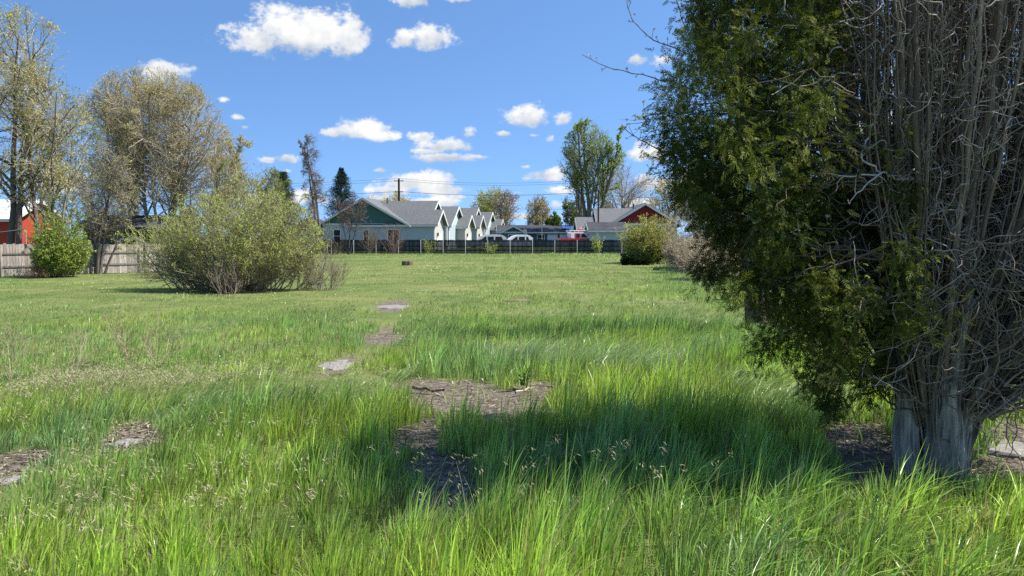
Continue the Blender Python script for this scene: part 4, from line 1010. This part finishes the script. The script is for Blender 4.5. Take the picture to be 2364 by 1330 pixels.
def window(root, cx, y, z0, z1, w, ax='y', sgn=-1, sash=True, mullion=False):
    """window in a wall facing sgn along ax"""
    fr = MB(); fw = .11; o = sgn * .02; d0, d1 = sorted((y + sgn * .003, y + sgn * .06))
    def bx(mb, a, b_, c, d, e0, e1):
        if ax == 'y': mb.box(a, b_, e0, e1, c, d)
        else: mb.box(e0, e1, a, b_, c, d)
    bx(fr, cx - w / 2 - fw, cx - w / 2, z0 - fw, z1 + fw, d0, d1); bx(fr, cx + w / 2, cx + w / 2 + fw, z0 - fw, z1 + fw, d0, d1)
    bx(fr, cx - w / 2, cx + w / 2, z1, z1 + fw, d0, d1); bx(fr, cx - w / 2, cx + w / 2, z0 - fw, z0, d0, d1)
    if sash: bx(fr, cx - w / 2, cx + w / 2, (z0 + z1) / 2 - .03, (z0 + z1) / 2 + .03, d0, d1)
    if mullion: bx(fr, cx - .04, cx + .04, z0, z1, d0, d1)
    f_ = fr.build('window', M_TRIM, root)
    p = MB(); e0, e1 = sorted((y + sgn * .004, y + sgn * .02)); bx(p, cx - w / 2, cx + w / 2, z0, z1, e0, e1); p.build('pane', M_GLASS, f_)
    return f_
def copy_tree(o, parent=None):
    c = o.copy(); COL.objects.link(c); c.parent = parent
    for ch in list(o.children): copy_tree(ch, c)
    return c
ROT = -math.radians(10.3)
def duplex(name, label, corner):
    """front unit with big gable, mirrored second unit behind. local origin: front right corner of the porch wing, y away from the street"""
    root = thing(name, label, 'house', (corner[0], corner[1], .55), ROT, 'row houses')
    gable(root, -14.9, -3.6, 0, 20, 0, 3.35, 6.45, 'y', M_SIDING, M_ROOF, M_TEAL, M_TRIM, .55)
    gable(root, -11.0, -1.2, .15, 8.6, 0, 3.35, 6.2, 'x', M_SIDING, M_ROOF, M_TEAL, M_TRIM, .4, 'wing_wall', .5, False, (1,))
    gable(root, -6, .0, .02, 4.2, 0, 3.38, 4.95, 'x', M_SIDING_W, M_ROOF, M_SIDING_W, M_TRIM, .38, 'porch_wall', .55, False, (1,))
    gable(root, -11.0, -1.0, 10.6, 18.6, 0, 3.35, 5.9, 'x', M_SIDING, M_ROOF, M_MINT, M_TRIM, .4, 'wing_wall', .5, False, (1,))
    gable(root, -6, .3, 14.8, 18.9, 0, 3.3, 4.75, 'x', M_SIDING_W, M_ROOF, M_SIDING_W, M_TRIM, .38, 'porch_wall', .55, False, (1,))
    fw = MB(); fw.box(-3.55, -.06, -.03, .016, .0, 3.33); fw.build('side_wall', M_SIDING, root)
    for cx, w, z0, z1, mu in ((-12.9, .85, 1.0, 2.55, False), (-9.0, .62, 1.05, 2.5, False), (-5.35, 1.45, .85, 2.55, True)):
        window(root, cx, 0, z0, z1, w, 'y', -1, not mu, mu)
    for yy, xx in ((2.1, 0), (16.8, .3)):
        d = MB(); d.box(xx + .004, xx + .06, yy - 1.2, yy + 1.2, 0, 2.1); d.build('garage_door', M_TRIM, root)
        lp = MB(); lp.box(xx + .065, xx + .2, yy - 1.1, yy - .7, 1.75, 2.2); lp.build('porch_lamp', M_DARKWALL, root)
    for yy in (9.2, 10.3):
        pc = MB(); pc.box(-1.15, -.85, yy - .15, yy + .15, 0, 3.2); pc.box(-1.25, -.75, yy - .25, yy + .25, 0, .5); pc.build('porch_column', M_TRIM, root)
    vt = MB(); vt.tubes(np.array([[[-7.2, 3, 6.0], [-7.2, 3, 6.75]]]), np.array([[.09, .09]]), 8); vt.build('roof_vent', M_DARKWALL, root)
    return root
h1c = at(1003, 551, 96.5)
H1 = duplex('duplex_house', 'nearest grey house with a big teal gable end and grey shingle roof', (h1c[0], 96.5))
H2 = copy_tree(H1); H2.location = (h1c[0] + 4.25, 96.5 + 23.3, .55); H2['label'] = 'farther house of the gabled row, only its two right-facing white gables visible'
# small garage at the left end
g1 = thing('garage_building', 'pale low garage with shallow gable between willow bush and teal-gabled house', 'garage', (*gxy(722, 101), .5), 0)
gable(g1, -2.6, 1.6, 0, 6, 0, 2.9, 4.0, 'y', M_SIDING_W, M_ROOF_DK, M_SIDING_W, M_DARKWALL, .4, band=False)
gd = MB(); gd.box(-1.2, 1.2, -.06, -.003, 0, 2.1); gd.build('garage_door', M_SIDING, g1)
# long low dark roofed house
p = at(1150, 551, 130)
lh = thing('ranch_house', 'long low blue-grey house with dark patched roof and two white garage doors', 'house', (p[0], 130, .6), 0)
gable(lh, 0, 13.2, 0, 8, 0, 2.55, 3.55, 'x', M_BLUESID, M_ROOF_DK, M_BLUESID, M_TRIM, .5, rk=.3)
gable(lh, .7, 4.4, -1.4, 4, 0, 2.5, 3.45, 'y', M_BLUESID, M_ROOF_DK, M_BLUESID, M_TRIM, .35, 'gable_wall', band=True)
for x0 in (8.3, 10.4):
    d = MB(); d.box(x0, x0 + 1.75, -.05, -.003, 0, 2.1); d.build('garage_door', M_DOORWH, lh)
tp = MB(); tp.prism([(4.0 - 1.7, 3.69), (4.0 - .5, 3.72), (4.0 - .5, 3.76), (4.0 - 1.7, 3.73)], 'x', 11.2, 13.0); 
tp = MB()
for zz in (0,):
    sl = 1.0 / 4.0
    tp.prism([(.9, 2.55 + .9 * sl + .22), (3.4, 2.55 + 3.4 * sl + .22), (3.4, 2.55 + 3.4 * sl + .26), (.9, 2.55 + .9 * sl + .26)], 'x', 10.9, 13.1)
tp.build('tarp', M_TARP, lh)
window(lh, 7.2, 0, .9, 2.0, 1.1); window(lh, 2.6, -1.4, .9, 2.0, 1.6, mullion=True)
sat = MB(); an = np.linspace(0, 2 * np.pi, 14, endpoint=False)
sat.add([(.2 + .32 * math.cos(a), -.5, 2.9 + .38 * math.sin(a)) for a in an] + [(.2, -.38, 2.9)], f3=[(i, (i + 1) % 14, 14) for i in range(14)])
sat.tubes(np.array([[[.2, -.35, 2.4], [.2, -.39, 2.85]]]), np.array([[.03, .03]]), 6); sat.build('satellite_dish', M_TRIM, lh)
# red gabled house
p = at(1488, 551, 102)
rh = thing('red_house', 'house with dark red board gable and pale grey shingle roof on the right', 'house', (p[0], 102, .6), 0)
gable(rh, -4.3, 4.3, 0, 12, 0, 3.35, 5.95, 'y', M_GREENHOUSE, M_ROOF, M_REDWALL, M_TRIM, .5)
gable(rh, -5.9, -.5, 1.2, 8.8, 0, 3.0, 5.4, 'x', M_GREENHOUSE, M_ROOF, M_GREENHOUSE, M_TRIM, .45, 'wing_wall', .3, False, (0,))
gable(rh, -8.6, -5.0, 1.0, 6.4, 0, 2.6, 4.15, 'x', M_GREENHOUSE, M_ROOF, M_GREENHOUSE, M_TRIM, .45, 'entry_wall', .3, False, (0,))
window(rh, -7.0, 1.0, .9, 2.2, 1.3, mullion=True)
vt = MB(); vt.tubes(np.array([[[-1.2, 2, 5.2], [-1.2, 2, 6.1]]]), np.array([[.1, .1]]), 8); vt.build('roof_vent', M_DARKWALL, rh)
p = at(1360, 551, 95)
fg = thing('garage_building', 'low pale grey garage with dark grey roof in front of the red-gabled house', 'garage', (p[0], 95, .5), 0)
gable(fg, 0, 4.6, 0, 4.4, 0, 2.55, 3.4, 'x', M_SIDING, M_ROOF_DK, M_SIDING, M_TRIM, .3, rk=.15)
tr = MB(); tr.box(0, 4.6, -.05, -.003, 2.35, 2.5); tr.box(3.9, 4.1, -.05, -.003, 0, 2.35); tr.build('trim', M_TRIM, fg)
# sage house behind the conifer, barn, dark shed
p = at(1640, 551, 48)
sh_ = thing('sage_house', 'sage green house wall with white trim seen through gaps in the conifer', 'house', (p[0] + 2.4, 44, .05), .12)
gable(sh_, -1.6, 9, 0, 8, 0, 2.7, 4.4, 'x', M_GREENHOUSE, M_ROOF, M_GREENHOUSE, M_TRIM, .4)
window(sh_, .6, 0, 1.0, 2.1, 1.0)
p = at(62, 551, 66)
bn = thing('red_barn', 'bright red barn with white metal roof behind the leaning elm', 'barn', (p[0] - 10.2, 66, 0), 0)
gable(bn, 0, 9.0, 0, 7, 0, 3.75, 5.3, 'x', M_BARNRED, M_ROOF_MET, M_BARNRED, M_TRIM, .4, band=False)
dm = MB(); dm.box(5, 8, -.06, -.003, 0, 1.5); dm.build('door', M_DARKWALL, bn)
p = at(250, 551, 60)
ds = thing('dark_shed', 'dark low shed behind the board fence and slim forked tree', 'shed', (p[0] - 2, 60, 0), 0)
gable(ds, 0, 6.2, 0, 5, 0, 2.9, 3.7, 'x', M_DARKWALL, M_ROOF_DK, M_DARKWALL, M_DARKWALL, .5, band=False)
window(ds, 3.6, 0, 1.0, 1.9, 1.2)
wm = thing('travel_trailer', 'white trailer roof showing just past the last gabled house', 'trailer', (*gxy(1156, 150), .6))
q = MB(); q.prism([(-2.2, .5), (2.0, .5), (2.3, 1.5), (2.1, 3.0), (1.7, 3.3), (-1.9, 3.3), (-2.25, 3.0)], 'y', -1.1, 1.1); q.build('body', M_WHITEPAINT, wm)
q = MB(); q.box(-.8, .8, -1.14, -1.103, 1.7, 2.4); q.build('window', M_GLASS, wm)
for xx in (-.4, .4):
    q = MB(); q.tubes(np.array([[[xx, -1.12, .35], [xx, -.9, .35]]]), np.array([[.35, .35]]), 16); q.build('wheel', M_TYRE, wm)
wh = thing('storage_shed', 'small plain white shed beside the tan utility pole', 'shed', (*gxy(1330, 128), .6))
gable(wh, -1.4, 1.6, 0, 3, 0, 2.5, 3.3, 'y', M_SIDING_W, M_ROOF_MET, M_SIDING_W, M_TRIM, .2, band=False)

# ------------------------------------------------------------------ vehicles (seen from the side above the fence)
def suv(name, label, loc, Ln, paint, rz=0.0, face=-1):
    root = thing(name, label, 'car', loc, rz, 'cars behind the black fence'); h = Ln / 2; fx = face
    def P(pts): return [(fx * a, b_) for a, b_ in pts]
    b_ = MB(); prof = [(-h, .45), (h, .45), (h + .03, .75), (h - .05, 1.0), (h - 1.0, 1.12), (h - 1.75, 1.72), (h - 2.3, 1.84), (-h + .55, 1.84), (-h + .12, 1.55), (-h + .02, 1.05)]
    b_.prism(P(prof), 'y', -.92, .92); b_.build('body', paint, root)
    rl = MB()
    for sy in (-.75, .75): rl.box(*sorted((fx * (h - 2.4), fx * (-h + .7))), sy - .03, sy + .03, 1.86, 1.91)
    rl.build('roof_rack', M_SILVER, root)
    for (x0, x1, c) in ((h - 1.55, h - 2.25, .5), (h - 2.42, h - 3.2, 0), (h - 3.4, -h + .5, 0)):
        w = MB(); top = 1.64; q = [(x0 if c == 0 else x0 + .05, 1.2), (x1, 1.2), (x1 + (.2 if x1 < -h + 1 else 0), top), (x0 - (c if c else 0), top)]
        w.prism(P(q), 'y', -.935, -.921); w.prism(P(q), 'y', .921, .935); w.build('window', M_GLASS, root)
    for xx in (h - .95, -h + 1.0):
        w = MB(); w.tubes(np.array([[[fx * xx, -.95, .38], [fx * xx, -.72, .38]]]), np.array([[.38, .38]]), 18); w.tubes(np.array([[[fx * xx, .72, .38], [fx * xx, .95, .38]]]), np.array([[.38, .38]]), 18)
        w.build('wheels', M_TYRE, root)
    tl = MB(); tl.box(*sorted((fx * (-h - .03), fx * (-h + .06))), -.9, -.7, 1.05, 1.5); tl.build('tail_light', M_LAMP, root)
    return root
z_ = .55
p = at(1124, 551, 99); suv('parked_car', 'silver and dark suv parked left of the white one behind the black fence', (p[0], 99, z_ + .06), 4.9, M_SILVER, .2)
p = at(1190, 551, 99); suv('parked_car', 'white suv parked under the small white sign', (p[0], 100, z_ + .06), 4.3, M_WHITEPAINT, .2)
# red pickup with white cap
p = at(1336, 551, 96)
tk = thing('pickup_truck', 'red pickup truck with white cab top and ladder rack', 'truck', (p[0], 96, .88), .2)
q = MB(); q.prism([(-2.6, .45), (2.5, .45), (2.55, 1.05), (1.25, 1.18), (-.2, 1.18), (-.22, 1.14), (-2.6, 1.14)], 'y', -.92, .92); q.build('body', M_REDPAINT, tk)
q = MB(); q.prism([(-1.2, 1.18), (1.15, 1.18), (.45, 1.85), (.25, 1.93), (-1.1, 1.93), (-1.25, 1.8)], 'y', -.86, .86); q.build('cab', M_WHITEPAINT, tk)
q = MB(); q.prism([(-.72, 1.2), (.0, 1.2), (.0, 1.78), (-.72, 1.78)], 'y', -.885, -.862); q.build('door_panel', M_REDPAINT, tk)
for pts in ([(-.5, 1.3), (-.15, 1.3), (-.15, 1.7), (-.5, 1.7)], [(.08, 1.25), (.95, 1.25), (.42, 1.76), (.08, 1.76)]):
    q = MB(); q.prism(pts, 'y', -.91, -.886); q.build('window', M_GLASS, tk)
rk = MB()
for yy in (-.8, .8):
    rk.tubes(np.array([[[-1.4, yy, 2.12], [.9, yy, 2.12]]]), np.array([[.035, .035]]), 6)
    for xx in (-1.3, -.3, .6): rk.tubes(np.array([[[xx, yy, 1.9], [xx, yy, 2.12]]]), np.array([[.03, .03]]), 6)
for xx in (-1.3, -.3, .6): rk.tubes(np.array([[[xx, -.8, 2.12], [xx, .8, 2.12]]]), np.array([[.03, .03]]), 6)
rk.build('ladder_rack', M_WHITEPAINT, tk)
q = MB(); q.tubes(np.array([[[-.25, -.2, 2.2], [.25, -.2, 2.32], [.45, -.2, 2.2]]]), np.array([[.1, .16, .06]]), 8); q.build('beacon', M_REDPAINT, tk)
for xx in (-1.7, 1.65):
    q = MB(); q.tubes(np.array([[[xx, -.95, .4], [xx, -.7, .4]]]), np.array([[.4, .4]]), 18); q.build('wheel', M_TYRE, tk)
q = MB(); q.box(.85, 1.1, -1.08, -.93, 1.2, 1.4); q.build('mirror', M_WHITEPAINT, tk)

# ------------------------------------------------------------------ poles, wires, sign
def pole(name, label, px, ptop, Y, r, mat, arms=(), group=None, lean=0):
    b = gxy(px, Y); z0 = float(terrain(*b)); top = float(at(px, ptop, Y)[2])
    root = thing(name, label, 'utility pole', (*b, z0 - .1), group=group)
    q = MB(); q.tubes(np.array([[[0, 0, 0], [lean, 0, top - z0 + .1]]]), np.array([[r, r * .75]]), 10); q.build('pole', mat, root)
    for (pz, wdt) in arms:
        z = float(at(px, pz, Y)[2]) - z0 + .1; q = MB(); q.box(-wdt, wdt, -.2, -.08, z - .07, z + .07); 
        q.build('crossarm', mat, root)
        for xx in (-wdt * .85, wdt * .85):
            q = MB(); q.tubes(np.array([[[xx, -.14, z + .07], [xx, -.14, z + .3]]]), np.array([[.06, .05]]), 6); q.build('insulator', M_TRIM, root)
    return root
pole('utility_pole', 'dark utility pole with crossarms rising behind the teal-gabled house', 922, 412, 150, .26, M_POLE, ((418, .9), (443, .8)))
pole('utility_pole', 'tall tan utility pole in front of the cottonwood trunk', 1342, 428, 129, .2, M_POLE_TAN)
pole('utility_pole', 'dark pole standing before the grey wing roof of the red-gabled house', 1381, 440, 100.5, .13, M_POLE)
pole('utility_pole', 'thin dark pole above the red pickup truck', 1330, 455, 112, .09, M_POLE)
pole('utility_pole', 'dark pole behind the bare thicket beside the conifer', 1557, 395, 112, .17, M_POLE)
pole('metal_post', 'short grey metal post above the left board fence', 60, 526, 42, .035, M_STEEL)
pole('utility_pole', 'short stub pole behind the roof of the long dark house', 1219, 510, 145, .12, M_POLE)
pole('lamp_post', 'thin pale lamp post in front of the long dark-roofed house', 1251, 524, 120, .05, M_STEEL)
def wire(label, pts, r=.022, sag=.6):
    V = []
    for (a, b_) in zip(pts[:-1], pts[1:]):
        a = np.array(a, float); b_ = np.array(b_, float)
        for k in range(16):
            t = k / 16; p = a * (1 - t) + b_ * t; p[2] -= sag * 4 * t * (1 - t); V.append(p)
    V.append(np.array(pts[-1], float)); V = np.array(V)
    q = MB(); q.tubes(V[None], np.full((1, len(V)), r), 5)
    return obj_props(q.build('power_wire', M_WIRE), label, 'wire')
wire('topmost power line crossing the far sky above the houses', [at(300, 424, 150), at(922, 412, 149.8), at(1290, 419, 150), at(1700, 408, 150)])
wire('second power line just below the topmost one', [at(300, 432, 150), at(926, 417, 149.6), at(1290, 424, 150), at(1700, 414, 150)])
wire('thicker lower power line from the dark crossarm pole to the cottonwood', [at(300, 452, 150), at(922, 442, 149.7), at(1342, 445, 130), at(1700, 452, 130)], .035)
wire('short wire between the tan pole and the dark pole', [at(1342, 440, 128.8), at(1381, 442, 100.6)], .03, .1)
wire('low service wire from the tan pole down to the right', [at(1200, 482, 129), at(1342, 480, 128.8), at(1381, 484, 100.6)], .02, .2)
wire('blue-black cable sloping over the left board fence to the short post', [at(-60, 540, 40), at(60, 528, 42)], .03, .05)
sg = thing('sign_board', 'small white sign on a post above the white suv', 'sign', (*gxy(1212, 98), .5))
q = MB(); q.tubes(np.array([[[0, 0, 0], [0, 0, 2.3]]]), np.array([[.035, .035]]), 6); q.build('post', M_STEEL, sg)
q = MB(); q.box(-.22, .22, -.06, -.036, 2.15, 2.65); q.build('panel', M_TRIM, sg)
q = MB(); 
for zz in (2.27, 2.4, 2.52): q.box(-.13, .13, -.066, -.0605, zz - .015, zz + .015)
q.build('print_lines', M_DARKWALL, sg)

# ------------------------------------------------------------------ odds and ends in the field
def slab(label, px, py, rx, ry, th, seed, mat=None, name='stepping_stone', cat='paving stone'):
    g_ = np.random.default_rng(seed); c = gp(px, py); n = 18; a = np.linspace(0, 2 * np.pi, n, endpoint=False)
    rr = 1 + .16 * g_.normal(size=n); z = float(terrain(*c)) - .02
    V = [(0, 0, th + .012)]; 
    for s_, zz in ((.5, th + .012), (.93, th), (1.0, th - .015), (1.02, -.05)):
        for i in range(n): V.append((rx * rr[i] * s_ * math.cos(a[i]), ry * rr[i] * s_ * math.sin(a[i]), zz + g_.normal() * .004))
    f3 = [(0, 1 + i, 1 + (i + 1) % n) for i in range(n)]; f4 = []
    for k in range(3):
        for i in range(n): f4.append((1 + k * n + i, 1 + (k + 1) * n + i, 1 + (k + 1) * n + (i + 1) % n, 1 + k * n + (i + 1) % n))
    q = MB(); q.add(V, f4, f3)
    return obj_props(q.build(name, mat or M_CONC, loc=(c[0], c[1], z)), label, cat)
slab('flat pale concrete slab farthest along the worn path', 908, 706, .5, .6, .02, 1)
slab('flat pale concrete slab half buried in the nearer path gap', 778, 842, .28, .45, .02, 2)
slab('pale concrete slab in the bare soil right of the old conifer trunk', 2362, 1040, .38, .3, .05, 3)
slab('rounded gravelly stone patch in the grass gap at left', 290, 1022, .14, .16, .02, 4)
slab('pale stone at the left edge in the bare patch', 30, 1105, .12, .1, .015, 5)
M_DIRT = plain('dirt_mound', (.10, .07, .05), .95, scale=9, col2=(.24, .18, .13), bump=.6)
slab('small brown mound of earth lying in the middle of the far field', 940, 614, .36, .3, .34, 6, M_DIRT, 'dirt_mound', 'mound')
slab('low brown bare soil mound in the middle of the field', 1195, 692, .5, .5, .05, 7, M_DIRT, 'dirt_mound', 'mound')
def stick(label, pa, pb_, r, col, name='fallen_branch', cat='branch', mat=None, lift=.03):
    a = gp(*pa); b_ = gp(*pb_); n = 8; t = np.linspace(0, 1, n)[:, None]; P = np.concatenate([a[None] * (1 - t) + b_[None] * t, np.zeros((n, 1))], 1)
    P[:, 2] = terrain(P[:, 0], P[:, 1]) + lift + r; P[1:-1] += np.random.default_rng(int(pa[0])).normal(size=(n - 2, 3)) * r * (.8 if mat is None else .05)
    q = MB(); q.tubes(P[None], np.linspace(r, r * (.5 if mat is None else 1), n)[None], 7, col)
    return obj_props(q.build(name, mat or M_BARK), label, cat)
stick('dark fallen branch lying on the bare soil of the path', (955, 905), (1025, 912), .03, DKB)
stick('pale dry stick on the shaded side of the bare soil', (1190, 915), (1235, 903), .015, (.4, .34, .26))
stick('black pipe lying along the grass before the bare brush', (770, 583), (868, 586), .08, None, 'drain_pipe', 'pipe', M_BLKPIPE, .2)
stick('white pipe end lying on the black pipe', (812, 583), (834, 585), .11, None, 'drain_pipe', 'pipe', M_PVC, .25)
stick('short white pipe piece at the right end of the black pipe', (866, 586), (878, 586), .11, None, 'drain_pipe', 'pipe', M_PVC, .25)
stick('black pipe with white ends, farthest right of the pipes', (884, 588), (906, 588), .09, None, 'drain_pipe', 'pipe', M_BLKPIPE, .2)
stick('small white coupling nearest to the dirt mound', (902, 588), (906, 588), .13, None, 'drain_pipe', 'pipe', M_PVC, .18)
stick('small white coupling left of the last black pipe', (884, 588), (890, 588), .13, None, 'drain_pipe', 'pipe', M_PVC, .18)
for i, (px, py, lab, sz) in enumerate([(305, 850, 'pale dead weed stalk with forked twigs, left of its pair in the grass', .75), (365, 850, 'pale dead weed stalk, right of the pair standing in the grass', .75), (150, 900, 'pale dry tumbleweed-like stalks among the seed heads at left', .8), (30, 880, 'pale dead weed stalk nearest the left edge of the picture', .8)]):
    c = gp(px, py)
    shrub('dead_weed', lab, (float(c[0]), float(c[1])), 7, [((0, 0, .5), (.55, .5, .6))], sz, .7, (.42, .36, .24), (.5, .43, .3), None, 140 + i, ((5, .35), (4, .16)), tw=.0035, r0=.006, cat='weed', basew=.06)

def leafy_weed(label, px, py, n, seed):
    g_ = np.random.default_rng(seed); c = gp(px, py); z = float(terrain(*c))
    root = thing('broadleaf_weed', label, 'weed', (float(c[0]), float(c[1]), z)); mb = MB()
    a = g_.random(n) * 6.283; up = .25 + .9 * g_.random(n); D = unit(np.stack([np.cos(a), np.sin(a), up], -1)); L_ = .10 + .12 * g_.random(n)
    C = np.stack([g_.normal(size=n) * .05, g_.normal(size=n) * .05, .02 + .18 * g_.random(n)], -1)
    mb.leaves(C, D, unit(np.array([[0, 0, 1.]]) + g_.normal(size=(n, 3)) * .4), L_, L_ * .42, np.array([.11, .19, .04]) * (.7 + .6 * g_.random((n, 1)))); mb.build('leaves', M_LEAF, root)
    sb = MB(); P = np.zeros((5, 6, 3)); t = np.linspace(0, 1, 6)
    for i in range(5): P[i] = np.stack([t * .06 * math.cos(i * 1.3), t * .06 * math.sin(i * 1.3), t * .26], -1)
    sb.tubes(P, np.full((5, 6), .004), 4, (.16, .2, .07)); sb.build('stems', M_TWIG, root)
for i, q in enumerate([(1325, 893, 'broad-leaved green weed at the right end of the bare soil patch', 26), (1215, 900, 'low broad-leaved weed at the back edge of the bare soil', 20)]):
    leafy_weed(q[2], q[0], q[1], q[3], 300 + i)
